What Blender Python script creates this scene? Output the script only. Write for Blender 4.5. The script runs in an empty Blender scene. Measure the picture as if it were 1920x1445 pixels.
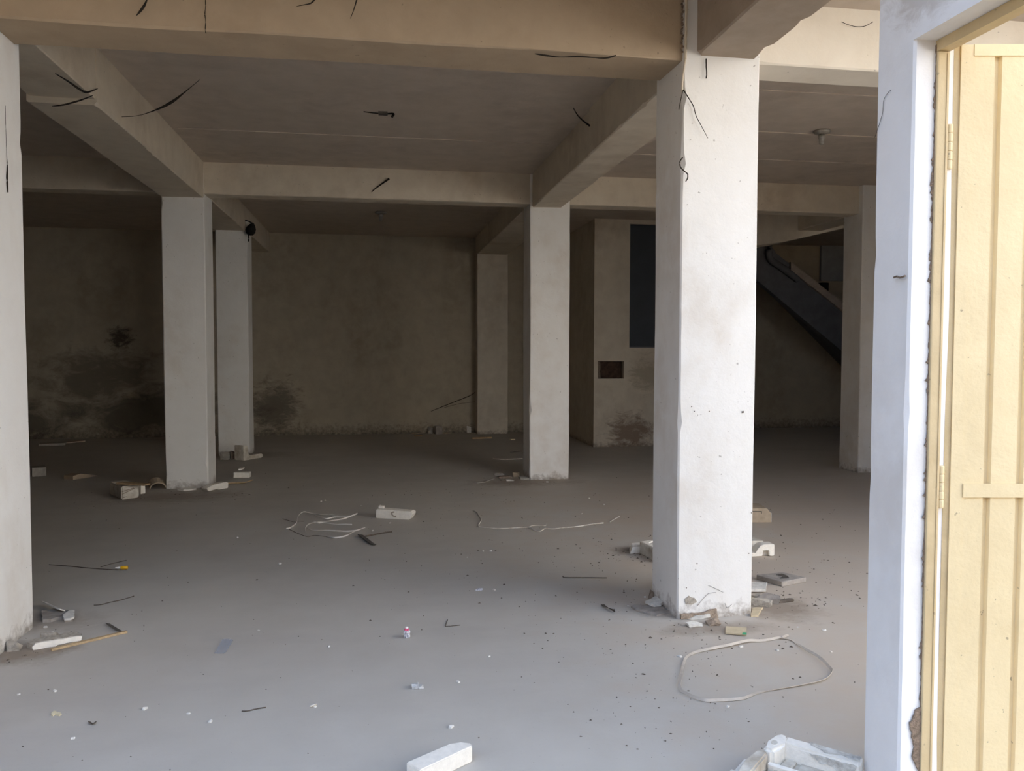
import bpy, bmesh, math, random
from mathutils import Vector, Matrix, noise
PI = math.pi
S = bpy.context.scene
C = S.collection

# ------------------------------------------------------------------ materials
def nodes(name):
    m = bpy.data.materials.new(name); m.use_nodes = True
    nt = m.node_tree; b = nt.nodes['Principled BSDF']
    return m, nt, b
def N(nt, t, **kw):
    n = nt.nodes.new(t)
    for k, v in kw.items():
        if k in n.inputs: n.inputs[k].default_value = v
        else: setattr(n, k, v)
    return n
def rgba(c): return (c[0], c[1], c[2], 1)
def mix(nt, fac, a, b):
    n = nt.nodes.new('ShaderNodeMix'); n.data_type = 'RGBA'
    for sock, v in ((n.inputs[0], fac), (n.inputs[6], a), (n.inputs[7], b)):
        if isinstance(v, (int, float)): sock.default_value = v
        elif isinstance(v, tuple): sock.default_value = rgba(v)
        else: nt.links.new(v, sock)
    return n.outputs[2]
def math_(nt, op, a, b=None, clamp=False):
    n = nt.nodes.new('ShaderNodeMath'); n.operation = op; n.use_clamp = clamp
    for i, v in enumerate((a, b)):
        if v is None: continue
        if isinstance(v, (int, float)): n.inputs[i].default_value = v
        else: nt.links.new(v, n.inputs[i])
    return n.outputs[0]
def ramp(nt, v, a, b):                      # clamped linear remap a..b -> 0..1
    n = nt.nodes.new('ShaderNodeMapRange'); n.clamp = True
    n.inputs['From Min'].default_value = a; n.inputs['From Max'].default_value = b
    nt.links.new(v, n.inputs['Value']); return n.outputs[0]
def noise_(nt, vec, scale, detail=4, rough=.55, dist=0):
    n = N(nt, 'ShaderNodeTexNoise', Scale=scale, Detail=detail, Roughness=rough, Distortion=dist)
    nt.links.new(vec, n.inputs['Vector']); return n.outputs['Fac']
def scaled(nt, vec, s):
    n = nt.nodes.new('ShaderNodeVectorMath'); n.operation = 'MULTIPLY'
    nt.links.new(vec, n.inputs[0]); n.inputs[1].default_value = s; return n.outputs[0]
def bump(nt, b, h, strength, dist):
    n = N(nt, 'ShaderNodeBump', Strength=strength, Distance=dist)
    nt.links.new(h, n.inputs['Height']); nt.links.new(n.outputs[0], b.inputs['Normal'])

def plaster(name, c, c2, stain, amt=.5, splash=None, splash_h=.3, spots=(), rough=.85, pit=.0):
    """old painted plaster: two tones, blotchy stains, dirt splash rising from the ground, mould patches at given spots"""
    m, nt, b = nodes(name)
    pos = nt.nodes.new('ShaderNodeNewGeometry').outputs['Position']
    big = noise_(nt, scaled(nt, pos, (1, 1, .55)), 1.3, 5, .6, .3)
    mid = noise_(nt, pos, 5.5, 5, .6, .2)
    fine = noise_(nt, pos, 70, 3, .6)
    col = mix(nt, ramp(nt, mid, .35, .7), c, c2)
    st = math_(nt, 'MULTIPLY', ramp(nt, big, .5, .78), amt)
    st = math_(nt, 'MULTIPLY', st, ramp(nt, mid, .25, .6))
    col = mix(nt, st, col, stain)
    if pit:
        col = mix(nt, math_(nt, 'MULTIPLY', ramp(nt, noise_(nt, pos, 38, 2, .5), .735, .76), pit), col, (.16, .13, .1))
    if splash:
        sep = nt.nodes.new('ShaderNodeSeparateXYZ'); nt.links.new(pos, sep.inputs[0])
        z = math_(nt, 'ADD', math_(nt, 'DIVIDE', sep.outputs[2], splash_h), math_(nt, 'MULTIPLY', noise_(nt, pos, 17, 6, .7), 1.5))
        k = math_(nt, 'SUBTRACT', 1, ramp(nt, z, .62, 1.12))
        col = mix(nt, math_(nt, 'MULTIPLY', k, .8), col, splash)
    for (px, py, pz, rx, rz, k, cc) in spots:
        v = nt.nodes.new('ShaderNodeVectorMath'); v.operation = 'SUBTRACT'
        nt.links.new(pos, v.inputs[0]); v.inputs[1].default_value = (px, py, pz)
        s = nt.nodes.new('ShaderNodeVectorMath'); s.operation = 'MULTIPLY'
        nt.links.new(v.outputs[0], s.inputs[0]); s.inputs[1].default_value = (1 / rx, 0 if abs(rx) < 50 and py > 5 else 1 / rx, 1 / rz)
        l = nt.nodes.new('ShaderNodeVectorMath'); l.operation = 'LENGTH'; nt.links.new(s.outputs[0], l.inputs[0])
        d = math_(nt, 'ADD', l.outputs['Value'], math_(nt, 'MULTIPLY', math_(nt, 'SUBTRACT', noise_(nt, scaled(nt, pos, (1, 1, 1.9)), 2.4 / max(rx, .35), 7, .72, .6), .5), 3.0))
        f = math_(nt, 'SUBTRACT', 1, ramp(nt, d, .45, 1.1))
        col = mix(nt, math_(nt, 'MULTIPLY', f, k), col, cc)
    nt.links.new(col, b.inputs['Base Color']); b.inputs['Roughness'].default_value = rough
    b.inputs['Specular IOR Level'].default_value = .25
    bump(nt, b, math_(nt, 'ADD', math_(nt, 'MULTIPLY', mid, .7), math_(nt, 'MULTIPLY', fine, .12)), .35, .02)
    return m

def simple(name, c, rough=.7, var=.12, scale=20, spec=.3, metal=0, bmp=0, c2=None):
    m, nt, b = nodes(name)
    pos = nt.nodes.new('ShaderNodeTexCoord').outputs['Object']
    f = noise_(nt, pos, scale, 4, .6)
    c2 = c2 or tuple(max(0, x * (1 - 2.2 * var)) for x in c)
    nt.links.new(mix(nt, ramp(nt, f, .35, .7), c, c2), b.inputs['Base Color'])
    b.inputs['Roughness'].default_value = rough; b.inputs['Specular IOR Level'].default_value = spec
    b.inputs['Metallic'].default_value = metal
    if bmp: bump(nt, b, noise_(nt, pos, scale * 3, 4, .6), bmp, .01)
    return m

WHITE = (.80, .785, .755)
def floor_material():
    m, nt, b = nodes('dusty_concrete')
    pos = nt.nodes.new('ShaderNodeNewGeometry').outputs['Position']
    big = noise_(nt, pos, .55, 4, .55, .4); mid = noise_(nt, pos, 2.6, 6, .62, .3)
    sweep = noise_(nt, scaled(nt, pos, (.5, 2.2, 1)), 1.6, 4, .6)
    fine = noise_(nt, pos, 60, 3, .65)
    col = mix(nt, ramp(nt, mid, .3, .72), (.50, .468, .42), (.44, .41, .365))
    col = mix(nt, math_(nt, 'MULTIPLY', ramp(nt, big, .4, .68), .55), col, (.53, .50, .445))
    col = mix(nt, math_(nt, 'MULTIPLY', ramp(nt, sweep, .52, .75), .35), col, (.42, .39, .36))
    # tan tone rising towards the right, fading out deeper in the hall
    sep = nt.nodes.new('ShaderNodeSeparateXYZ'); nt.links.new(pos, sep.inputs[0])
    e = math_(nt, 'ADD', ramp(nt, sep.outputs[0], .2, 2.6), math_(nt, 'MULTIPLY', math_(nt, 'SUBTRACT', mid, .5), 1.6))
    e = math_(nt, 'MULTIPLY', ramp(nt, e, .35, 1.0), math_(nt, 'SUBTRACT', 1, ramp(nt, sep.outputs[1], 7.5, 10.5)))
    col = mix(nt, math_(nt, 'MULTIPLY', e, .62), col, (.52, .425, .335))
    # brown dirt collected round the feet of the pillars
    for (px, py, rx, ry, k) in ((*(-2.115, 8.985), .75, .42, .75), (*(1.911, 6.001), .16, .16, .8), (*(2.375, 4.509), .26, .26, .8), (*(1.704, 9.335), .7, .35, .7),
                                (*(-1.799, 4.463), .30, .2, .85), (*(1.859, 4.231), .34, .13, .75), (*(1.673, 4.621), .2, .2, .6), (*(-1.79, 4.934), .3, .2, .5), (-1.9, 12.3, .8, .4, .6)):
        v = nt.nodes.new('ShaderNodeVectorMath'); v.operation = 'SUBTRACT'; nt.links.new(pos, v.inputs[0]); v.inputs[1].default_value = (px, py, 0)
        l = nt.nodes.new('ShaderNodeVectorMath'); l.operation = 'LENGTH'; nt.links.new(scaled(nt, v.outputs[0], (1 / rx, 1 / ry, 0)), l.inputs[0])
        d = math_(nt, 'ADD', l.outputs['Value'], math_(nt, 'MULTIPLY', math_(nt, 'SUBTRACT', noise_(nt, pos, 7, 6, .7), .5), 1.6))
        col = mix(nt, math_(nt, 'MULTIPLY', math_(nt, 'SUBTRACT', 1, ramp(nt, d, .35, 1.1)), k), col, (.265, .21, .16))
    col = mix(nt, math_(nt, 'MULTIPLY', ramp(nt, fine, .62, .8), .16), col, (.17, .14, .12))
    nt.links.new(col, b.inputs['Base Color']); b.inputs['Roughness'].default_value = .72
    b.inputs['Specular IOR Level'].default_value = .28
    bump(nt, b, math_(nt, 'ADD', math_(nt, 'MULTIPLY', mid, .8), math_(nt, 'MULTIPLY', fine, .1)), .16, .02)
    return m

MOULD = (.075, .062, .05)
M = {}
M['floor'] = floor_material()
M['column'] = plaster('white_column_paint', WHITE, (.77, .75, .715), (.52, .42, .31), .5, (.20, .155, .115), .22, pit=.5)
M['beam'] = plaster('shade_darkened_beam_paint', (.46, .36, .25), (.42, .325, .225), (.36, .27, .18), .6, pit=.5)  # front lintel's shade mixed into its paint, darker than the right beam
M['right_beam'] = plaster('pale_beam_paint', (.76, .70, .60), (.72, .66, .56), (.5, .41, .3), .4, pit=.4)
M['brown_beam'] = plaster('bare_brown_render', (.38, .31, .245), (.32, .26, .20), (.30, .22, .16), .5, pit=.4)
M['inner_beam'] = plaster('inner_beam_paint', (.66, .585, .47), (.59, .515, .41), (.40, .31, .22), .6, pit=.4)
M['ceiling'] = plaster('ceiling_paint', (.57, .49, .41), (.50, .43, .355), (.36, .30, .25), .6)
M['wall'] = plaster('back_wall_paint', (.45, .395, .305), (.39, .34, .26), (.29, .235, .165), .7, MOULD, .5,
    spots=[(-4.6, 15, 1.05, 1.1, .5, .6, MOULD), (-3.6, 15, .42, 1.6, .45, .7, (.06, .052, .043)), (-4.35, 15, 1.72, .22, .2, .85, (.04, .033, .026)),
           (-1.8, 15, .5, .45, .5, .65, MOULD), (-6.2, 15, .3, 1.2, .4, .7, MOULD)])
M['block_wall'] = plaster('stairwell_wall_paint', (.66, .60, .50), (.58, .52, .43), (.36, .28, .20), .6, (.15, .115, .085), .2,
    spots=[(4.0, 12.5, .22, .42, .3, .75, (.16, .095, .06)), (4.25, 12.5, 1.15, .3, .3, .5, (.27, .24, .17))])
M['dark_blocker'] = plaster('dark_blocker_grey', (.16, .15, .14), (.13, .12, .115), (.1, .085, .075), .5)  # dark grey of the added street wall that cuts sky light
M['pier'] = plaster('pier_white_paint', (.86, .85, .84), (.82, .81, .80), (.55, .48, .41), .5, None,
    spots=[(1.74, 2.40, 2.74, .20, .16, .45, (.40, .34, .28))])
M['mortar'] = simple('rough_mortar', (.36, .27, .20), .95, .25, 60, .1, bmp=.8)
M['cream_metal'] = plaster('cream_gate_paint', (.82, .675, .415), (.785, .64, .385), (.62, .48, .28), .5, None, rough=.45, pit=.55)
M['gate_frame'] = plaster('ochre_frame_paint', (.62, .49, .29), (.56, .44, .255), (.36, .26, .14), .6, None, rough=.5, pit=.4)
M['peel'] = simple('peeling_white_paint', (.70, .67, .61), .8, .2, 38, .2, c2=(.30, .23, .16), bmp=.5)
M['foam'] = simple('white_foam', (.88, .83, .74), .8, .05, 35, .25, bmp=.25)
M['old_foam'] = simple('dusty_foam', (.70, .66, .58), .85, .12, 12, .2, c2=(.42, .36, .28), bmp=.3)
M['grime_foam'] = simple('grimy_foam', (.74, .72, .66), .9, .12, 26, .2, c2=(.36, .33, .29), bmp=.6)
M['grey_foam'] = simple('grey_dusty_block', (.42, .39, .34), .9, .12, 20, .2, bmp=.4)
M['card'] = simple('brown_cardboard', (.46, .37, .27), .9, .1, 14, .15)
M['card_pale'] = simple('pale_cardboard', (.60, .50, .34), .9, .08, 25, .15)
M['slab'] = simple('grey_slab', (.40, .36, .32), .9, .14, 18, .15, bmp=.4)
M['slab_edge'] = simple('brown_slab_edge', (.23, .18, .14), .95, .15, 40, .1, bmp=.6)
M['mortar_bit'] = simple('mortar_crumb', (.50, .45, .38), .95, .18, 40, .1, bmp=.6)
M['plaster_bit'] = simple('plaster_crumb', (.74, .71, .65), .9, .1, 40, .15, bmp=.4)
M['brick'] = simple('exposed_brick_core', (.44, .35, .27), .95, .2, 30, .1, bmp=.9)
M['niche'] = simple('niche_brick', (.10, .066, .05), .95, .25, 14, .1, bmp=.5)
M['dust'] = simple('brown_earth', (.36, .30, .235), 1, .2, 30, .05, bmp=.7, c2=(.25, .205, .16))
M['fleck'] = simple('dark_dirt', (.19, .155, .125), .95, .3, 8, .1)
M['twig'] = simple('dry_twig', (.15, .12, .095), .9, .25, 60, .1)
M['web'] = simple('sooty_cobweb', (.045, .037, .03), 1, .2, 40, 0)
M['wood'] = simple('pale_wood', (.52, .38, .22), .8, .15, 40, .2)
M['strap_pale'] = simple('white_strap', (.84, .80, .74), .45, .08, 20, .4)
M['strap'] = simple('plastic_strap', (.58, .51, .43), .5, .1, 20, .4)
M['wire'] = simple('pale_wire', (.72, .68, .62), .6, .15, 12, .3, c2=(.30, .25, .2))
M['dark_strip'] = simple('dark_strip_and_shadow', (.12, .105, .09), .7, .15, 40, .2)  # also colours the strip that stands for a stick's shadow
M['yellow'] = simple('yellow_plastic', (.88, .50, .02), .35, .06, 30, .5)
M['white_plastic'] = simple('white_plastic', (.85, .84, .82), .4, .04, 30, .5)
M['pink'] = simple('pink_print', (.75, .10, .22), .4, .15, 60, .4)
M['foil'] = simple('crumpled_wrapper', (.78, .76, .78), .35, .05, 160, .5, c2=(.20, .22, .28))
M['green'] = simple('green_sticker', (.06, .42, .20), .6, .08, 30, .3)
M['black'] = simple('sooty_black', (.02, .018, .016), .8, .2, 30, .2)
M['lamp'] = simple('grey_lamp_holder', (.35, .33, .30), .6, .15, 40, .3)
M['brass'] = simple('dull_metal_lamp_holder', (.42, .39, .34), .45, .15, 40, .4, metal=.4)
M['pane'] = simple('blue_grey_panel', (.055, .065, .078), .6, .08, 3, .3)
M['stair'] = simple('dark_stair_paint', (.17, .17, .18), .8, .1, 6, .2)
M['rail'] = simple('brown_rail_paint', (.48, .40, .33), .6, .12, 10, .3)
M['panel_grey'] = simple('grey_board', (.33, .35, .37), .6, .1, 5, .3)
M['earth'] = simple('outdoor_earth', (.36, .265, .165), 1, .12, 1.2, .05, bmp=.3)
M['stair_wall'] = plaster('stairwell_grey_paint', (.46, .44, .40), (.40, .38, .35), (.3, .27, .24), .5)  # plain grey of the stairwell walls
M['bounce_wall'] = plaster('bounce_wall_paint', (.80, .785, .75), (.76, .735, .695), (.55, .47, .38), .4)  # pale paint of the added wall that bounces sunlight
M['rust'] = simple('rusty_iron', (.26, .17, .11), .8, .25, 80, .2)
M['yellowish'] = simple('yellowish_chip', (.74, .66, .46), .9, .1, 60, .15)
def film():
    m, nt, b = nodes('clear_plastic_film')
    b.inputs['Base Color'].default_value = (.52, .56, .64, 1); b.inputs['Roughness'].default_value = .25
    b.inputs['Alpha'].default_value = .38; return m
M['film'] = film()
def clear():
    m, nt, b = nodes('cloudy_plastic')
    pos = nt.nodes.new('ShaderNodeTexCoord').outputs['Object']
    nt.links.new(mix(nt, ramp(nt, noise_(nt, pos, 90, 4), .35, .65), (.74, .74, .72), (.50, .50, .50)), b.inputs['Base Color'])
    b.inputs['Roughness'].default_value = .3; b.inputs['Alpha'].default_value = .75; return m
M['clear'] = clear()

# ------------------------------------------------------------------ mesh helpers
def box(bm, lo, hi, mtx=None):
    vs = [bm.verts.new(v) for v in ((lo[0], lo[1], lo[2]), (hi[0], lo[1], lo[2]), (hi[0], hi[1], lo[2]), (lo[0], hi[1], lo[2]),
                                    (lo[0], lo[1], hi[2]), (hi[0], lo[1], hi[2]), (hi[0], hi[1], hi[2]), (lo[0], hi[1], hi[2]))]
    for f in ((0, 3, 2, 1), (4, 5, 6, 7), (0, 1, 5, 4), (1, 2, 6, 5), (2, 3, 7, 6), (3, 0, 4, 7)): bm.faces.new([vs[i] for i in f])
    if mtx: bmesh.ops.transform(bm, matrix=mtx, verts=vs)
    return vs
def soft_box(bm, lo, hi, bev=.006, seed=0, jit=.003, mtx=None):
    """a box with rounded, slightly uneven edges"""
    b2 = bmesh.new(); box(b2, lo, hi)
    bmesh.ops.bevel(b2, geom=b2.edges[:], offset=bev, segments=2, affect='EDGES', profile=.6)
    rn = random.Random(seed)
    for v in b2.verts: v.co += Vector((rn.uniform(-jit, jit), rn.uniform(-jit, jit), rn.uniform(-jit, jit) if v.co.z > lo[2] + bev else 0))
    if mtx: bmesh.ops.transform(b2, matrix=mtx, verts=b2.verts[:])
    join(bm, b2)
def join(bm, b2):
    me = bpy.data.meshes.new('tmp'); b2.to_mesh(me); b2.free(); bm.from_mesh(me); bpy.data.meshes.remove(me)
def prism(bm, pts, z0, z1, mtx=None, top_shift=None):
    """polygon (counter-clockwise xy) from z0 up to z1"""
    a = sum(pts[i][0] * pts[(i + 1) % len(pts)][1] - pts[(i + 1) % len(pts)][0] * pts[i][1] for i in range(len(pts)))
    if a < 0: pts = pts[::-1]
    lo = [bm.verts.new((p[0], p[1], z0)) for p in pts]; hi = [bm.verts.new((p[0], p[1], z1)) for p in pts]
    n = len(pts)
    bm.faces.new(lo[::-1]); bm.faces.new(hi)
    for i in range(n): bm.faces.new((lo[i], lo[(i + 1) % n], hi[(i + 1) % n], hi[i]))
    if mtx: bmesh.ops.transform(bm, matrix=mtx, verts=lo + hi)
    return lo, hi
def jag(pts, seed, amp=.006, step=.02):
    """break the outline of a polygon into a jagged one"""
    rn = random.Random(seed); out = []
    for i in range(len(pts)):
        a = Vector(pts[i][:2]); b = Vector(pts[(i + 1) % len(pts)][:2]); k = max(1, int((b - a).length / step))
        for j in range(k):
            p = a.lerp(b, j / k); out.append((p.x + rn.uniform(-amp, amp), p.y + rn.uniform(-amp, amp)))
    return out
def rough_bar(bm, lo, hi, axis, seed=0, chip=.006, wav=.003, step=.06, big=.02):
    """plastered column or beam along an axis with chipped arrises and faintly wavy faces"""
    rn = random.Random(seed); a, b = [(1, 2), (0, 2), (0, 1)][axis]
    L = hi[axis] - lo[axis]; n = max(2, int(L / step)); bev = .008
    rings = []; phase = [rn.uniform(0, 50) for _ in range(4)]; nick = [0] * 4
    for i in range(n + 1):
        t = lo[axis] + L * i / n; ring = []
        for k in range(4):
            if rn.random() < big: nick[k] = rn.uniform(.4, 1.0) * chip * 2.6
            else: nick[k] *= .35
        corners = [(lo[a], lo[b]), (hi[a], lo[b]), (hi[a], hi[b]), (lo[a], hi[b])]
        for k in range(4):
            p = Vector(corners[k]); q = Vector(corners[(k + 1) % 4]); d = (q - p); ln = d.length; d /= ln
            nrm = Vector((d.y, -d.x))
            c0 = bev + nick[k] + chip * .5 * abs(noise.noise((t * 5, phase[k], 0))); c1 = bev + nick[(k + 1) % 4] + chip * .5 * abs(noise.noise((t * 5, phase[(k + 1) % 4], 0)))
            for s in (c0, ln * .33, ln * .67, ln - c1):
                w = wav * noise.noise((t * .9 + phase[k], s * 2.1, k * 7.3))
                ring.append(p + d * s + nrm * w)
        vs = []
        for p in ring:
            co = [0, 0, 0]; co[axis] = t; co[a] = p.x; co[b] = p.y; vs.append(bm.verts.new(co))
        rings.append(vs)
    m = len(rings[0])
    for i in range(n):
        for j in range(m):
            bm.faces.new((rings[i][j], rings[i][(j + 1) % m], rings[i + 1][(j + 1) % m], rings[i + 1][j]))
    bm.faces.new(rings[0][::-1]); bm.faces.new(rings[-1])
    bmesh.ops.recalc_face_normals(bm, faces=bm.faces[:])
def smooth_path(pts, n=4):
    P = [Vector(p) for p in pts]; out = []
    for i in range(len(P) - 1):
        p0 = P[max(i - 1, 0)]; p1 = P[i]; p2 = P[i + 1]; p3 = P[min(i + 2, len(P) - 1)]
        for j in range(n):
            t = j / n
            out.append(.5 * ((2 * p1) + (p2 - p0) * t + (2 * p0 - 5 * p1 + 4 * p2 - p3) * t * t + (3 * p1 - p0 - 3 * p2 + p3) * t ** 3))
    out.append(P[-1]); return out
def tube(bm, pts, r, n=6, smooth=4):
    P = smooth_path(pts, smooth) if smooth and len(pts) > 2 else [Vector(p) for p in pts]
    rs = r if callable(r) else (lambda t: r); rings = []
    for i, p in enumerate(P):
        d = (P[min(i + 1, len(P) - 1)] - P[max(i - 1, 0)]); d = d.normalized() if d.length > 1e-9 else Vector((0, 0, 1))
        u = d.cross(Vector((0, 0, 1)));
        if u.length < 1e-3: u = d.cross(Vector((1, 0, 0)))
        u.normalize(); w = d.cross(u); rad = max(rs(i / max(1, len(P) - 1)), 2e-4)
        rings.append([bm.verts.new(p + u * math.cos(2 * PI * k / n) * rad + w * math.sin(2 * PI * k / n) * rad) for k in range(n)])
    for i in range(len(rings) - 1):
        for k in range(n): bm.faces.new((rings[i][k], rings[i][(k + 1) % n], rings[i + 1][(k + 1) % n], rings[i + 1][k]))
    bm.faces.new(rings[0][::-1]); bm.faces.new(rings[-1])
def ribbon(bm, pts, w, t=.0016, tilt=lambda s: 0, smooth=4):
    """flat plastic band of width w along a path, rolled about its run by tilt(s)"""
    P = smooth_path(pts, smooth) if smooth else [Vector(p) for p in pts]; rings = []
    for i, p in enumerate(P):
        d = (P[min(i + 1, len(P) - 1)] - P[max(i - 1, 0)]); d.z *= .5; d.normalize()
        u = d.cross(Vector((0, 0, 1))); u.normalize(); v = u.cross(d); a = tilt(i / (len(P) - 1))
        U = u * math.cos(a) + v * math.sin(a); V = -u * math.sin(a) + v * math.cos(a)
        lift = Vector((0, 0, abs(math.sin(a)) * w / 2))
        rings.append([bm.verts.new(p + lift + U * w / 2 * sx + V * t / 2 * sy) for sx, sy in ((-1, -1), (1, -1), (1, 1), (-1, 1))])
    for i in range(len(rings) - 1):
        for k in range(4): bm.faces.new((rings[i][k], rings[i][(k + 1) % 4], rings[i + 1][(k + 1) % 4], rings[i + 1][k]))
    bm.faces.new(rings[0][::-1]); bm.faces.new(rings[-1])
def lathe(bm, prof, n=16, mtx=None, wob=None):
    rings = []
    for r, z in prof:
        rings.append([bm.verts.new((r * math.cos(2 * PI * k / n) * (wob(k, z) if wob else 1), r * math.sin(2 * PI * k / n) * (wob(k, z) if wob else 1), z)) for k in range(n)])
    for i in range(len(rings) - 1):
        for k in range(n): bm.faces.new((rings[i][k], rings[i][(k + 1) % n], rings[i + 1][(k + 1) % n], rings[i + 1][k]))
    bm.faces.new(rings[0][::-1]); bm.faces.new(rings[-1])
    if mtx: bmesh.ops.transform(bm, matrix=mtx, verts=[v for r in rings for v in r])
def chunk(bm, c, s, seed, n=14, rz=0):
    """a broken lump: hull of random points in a flattened block, resting on its base"""
    rn = random.Random(seed); b2 = bmesh.new()
    R = Matrix.Rotation(rz, 3, 'Z')
    for i in range(n):
        p = Vector((rn.uniform(-1, 1), rn.uniform(-1, 1), rn.uniform(0, 1)))
        m = max(abs(p.x), abs(p.y)); 
        if i % 2: p.x /= m; p.y /= m
        b2.verts.new(Vector(c) + R @ Vector((p.x * s[0] / 2, p.y * s[1] / 2, p.z * s[2])))
    for a in (-.8, .8):
        for bb in (-.8, .8): b2.verts.new(Vector(c) + R @ Vector((a * s[0] / 2, bb * s[1] / 2, 0)))
    r = bmesh.ops.convex_hull(b2, input=b2.verts[:])
    bmesh.ops.delete(b2, geom=[g for g in r['geom_interior'] if isinstance(g, bmesh.types.BMVert)], context='VERTS')
    join(bm, b2)

# ------------------------------------------------------------------ objects
def props(o, label=None, cat=None, group=None, kind=None):
    for k, v in (('label', label), ('category', cat), ('group', group), ('kind', kind)):
        if v: o[k] = v
    return o
def thing(name, loc, label, cat, group=None, rz=0, kind=None):
    o = bpy.data.objects.new(name, None); C.objects.link(o); o.empty_display_size = .05
    o.location = loc; o.rotation_euler = (0, 0, rz); return props(o, label, cat, group, kind)
def obj(name, bm, mat, parent=None, label=None, cat=None, group=None, kind=None, smooth=False, world=False):
    """links bm as ONE mesh object; world=True: built in world coordinates, moved into the parent's frame"""
    me = bpy.data.meshes.new(name)
    if parent is None:
        xs = [v.co for v in bm.verts]; o0 = Vector(((min(v.x for v in xs) + max(v.x for v in xs)) / 2, (min(v.y for v in xs) + max(v.y for v in xs)) / 2, min(v.z for v in xs)))
        bmesh.ops.translate(bm, vec=-o0, verts=bm.verts[:])
    elif world:
        root = Matrix.Identity(4); q = parent
        while q: root = Matrix.Translation(q.location) @ q.rotation_euler.to_matrix().to_4x4() @ root; q = q.parent
        bmesh.ops.transform(bm, matrix=root.inverted(), verts=bm.verts[:])
    bmesh.ops.recalc_face_normals(bm, faces=bm.faces[:])
    for f in bm.faces: f.smooth = smooth
    bm.to_mesh(me); bm.free()
    o = bpy.data.objects.new(name, me); C.objects.link(o); me.materials.append(mat)
    if parent is None: o.location = o0
    else: o.parent = parent
    return props(o, label, cat, group, kind)
def B(): return bmesh.new()
XZ = lambda y: Matrix(((1, 0, 0, 0), (0, 0, -1, y), (0, 1, 0, 0), (0, 0, 0, 1)))
def struct(name, bm, mat, label, cat, parent=None): return obj(name, bm, mat, parent, label, cat, None, 'structure' if parent is None else None)
def frame_of(p, q):
    """edge p->q on the ground: origin p, heading, length"""
    d = Vector(q[:2]) - Vector(p[:2]); return (p[0], p[1], 0), math.atan2(d.y, d.x), d.length

# ------------------------------------------------------------------ setting
b = B(); box(b, (-10, 1.75, -.2), (11, 15.2, 0)); struct('floor', b, M['floor'], 'dusty bare concrete floor running from the entrance to the back wall', 'floor')
b = B(); box(b, (-60, -70, -.4), (60, 60, -.12)); struct('ground', b, M['earth'], 'bare tan earth outside the building', 'ground')
b = B(); box(b, (-10, 4.7, 3.585), (11, 15.2, 3.8))
for y in (6.1, 7.25, 8.3): box(b, (2.2, y, 3.577), (5.9, y + .014, 3.59))
box(b, (-1.8, 8.05, 3.578), (1.7, 8.062, 3.59))
struct('ceiling', b, M['ceiling'], 'dim brownish concrete ceiling over both rows of bays', 'ceiling')
b = B(); box(b, (-8, 2.05, 3.513), (2.125, 4.7, 3.75)); box(b, (2.125, 3.45, 3.513), (11, 4.7, 3.75))
struct('ceiling_porch', b, M['ceiling'], 'concrete canopy slab projecting over the entrance', 'ceiling')
b = B(); box(b, (-10, 4.42, 3.75), (2.2, 15.2, 10.0)); box(b, (-24, 4.42, 3.75), (-2, 15.2, 22)); box(b, (2.2, 4.42, 3.75), (11, 15.2, 4.1)); struct('wall_upper_shading', b, M['beam'], 'upper storey above the hall, added height shading the front ground', 'wall')  # upper masses made tall to keep sun off the front ground
b = B(); box(b, (9.0, -14, -.15), (9.3, 3.9, 7)); struct('wall_lane_bounce', b, M['bounce_wall'], 'added unseen yard wall on the right bouncing sunlight towards the hall', 'wall')  # unseen wall added as a sunlight reflector from the right

COL = [(-2.352, -1.892, 4.415, 4.86, 3.2, 'white front pillar at the left edge, wall side receding into the hall'),
       (1.692, 2.152, 4.415, 4.85, 3.56, 'tall bright white front pillar with a broken plaster base'),
       (-2.303, -1.855, 9.455, 9.90, 3.6, 'white pillar of the second row standing beside the white foam scraps'),
       (1.777, 2.252, 9.455, 9.90, 3.6, 'bluish white pillar of the second row with rubble at its dirty foot'),
       (5.962, 6.40, 9.38, 9.80, 3.6, 'pillar of the second row in front of the dark stairwell'),
       (-2.27, -1.83, 12.3, 12.72, 3.4, 'dim third row pillar partly behind the left second row pillar'),
       (1.80, 2.36, 14.72, 15.05, 3.3, 'flat grey pilaster against the back wall')]
cols = []
for i, (x0, x1, y0, y1, z1, lab) in enumerate(COL):
    b = B(); rough_bar(b, (x0, y0, -.02), (x1, y1, z1), 2, seed=i + 3, chip=.007 if i < 5 else .003, wav=.006)
    o = struct('column', b, M['column'] if i < 6 else M['block_wall'], lab, 'pillar'); cols.append(o)
b = B(); rough_bar(b, (5.96, 4.415, -.02), (6.42, 4.85, 3.2), 2, seed=40); struct('column', b, M['column'], 'front pillar hidden behind the gate pier', 'pillar')

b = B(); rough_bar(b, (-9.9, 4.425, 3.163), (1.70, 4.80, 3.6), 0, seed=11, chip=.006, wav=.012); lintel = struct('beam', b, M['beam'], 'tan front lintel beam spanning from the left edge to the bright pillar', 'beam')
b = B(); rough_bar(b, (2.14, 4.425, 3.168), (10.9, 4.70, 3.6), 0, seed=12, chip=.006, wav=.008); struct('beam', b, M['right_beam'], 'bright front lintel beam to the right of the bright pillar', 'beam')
b = B(); rough_bar(b, (-9.9, 9.465, 3.243), (10.9, 9.72, 3.6), 0, seed=13, chip=.005, wav=.005); struct('beam', b, M['inner_beam'], 'inner cross beam carried by the second row of pillars', 'beam')
b = B(); rough_bar(b, (-2.29, 4.80, 3.235), (-1.862, 6.02, 3.6), 1, seed=14, wav=.008); rough_bar(b, (-2.30, 6.0, 3.195), (-1.858, 9.47, 3.6), 1, seed=15, wav=.006)
struct('beam', b, M['inner_beam'], 'left ceiling beam running inward from the front left pillar', 'beam')
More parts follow.
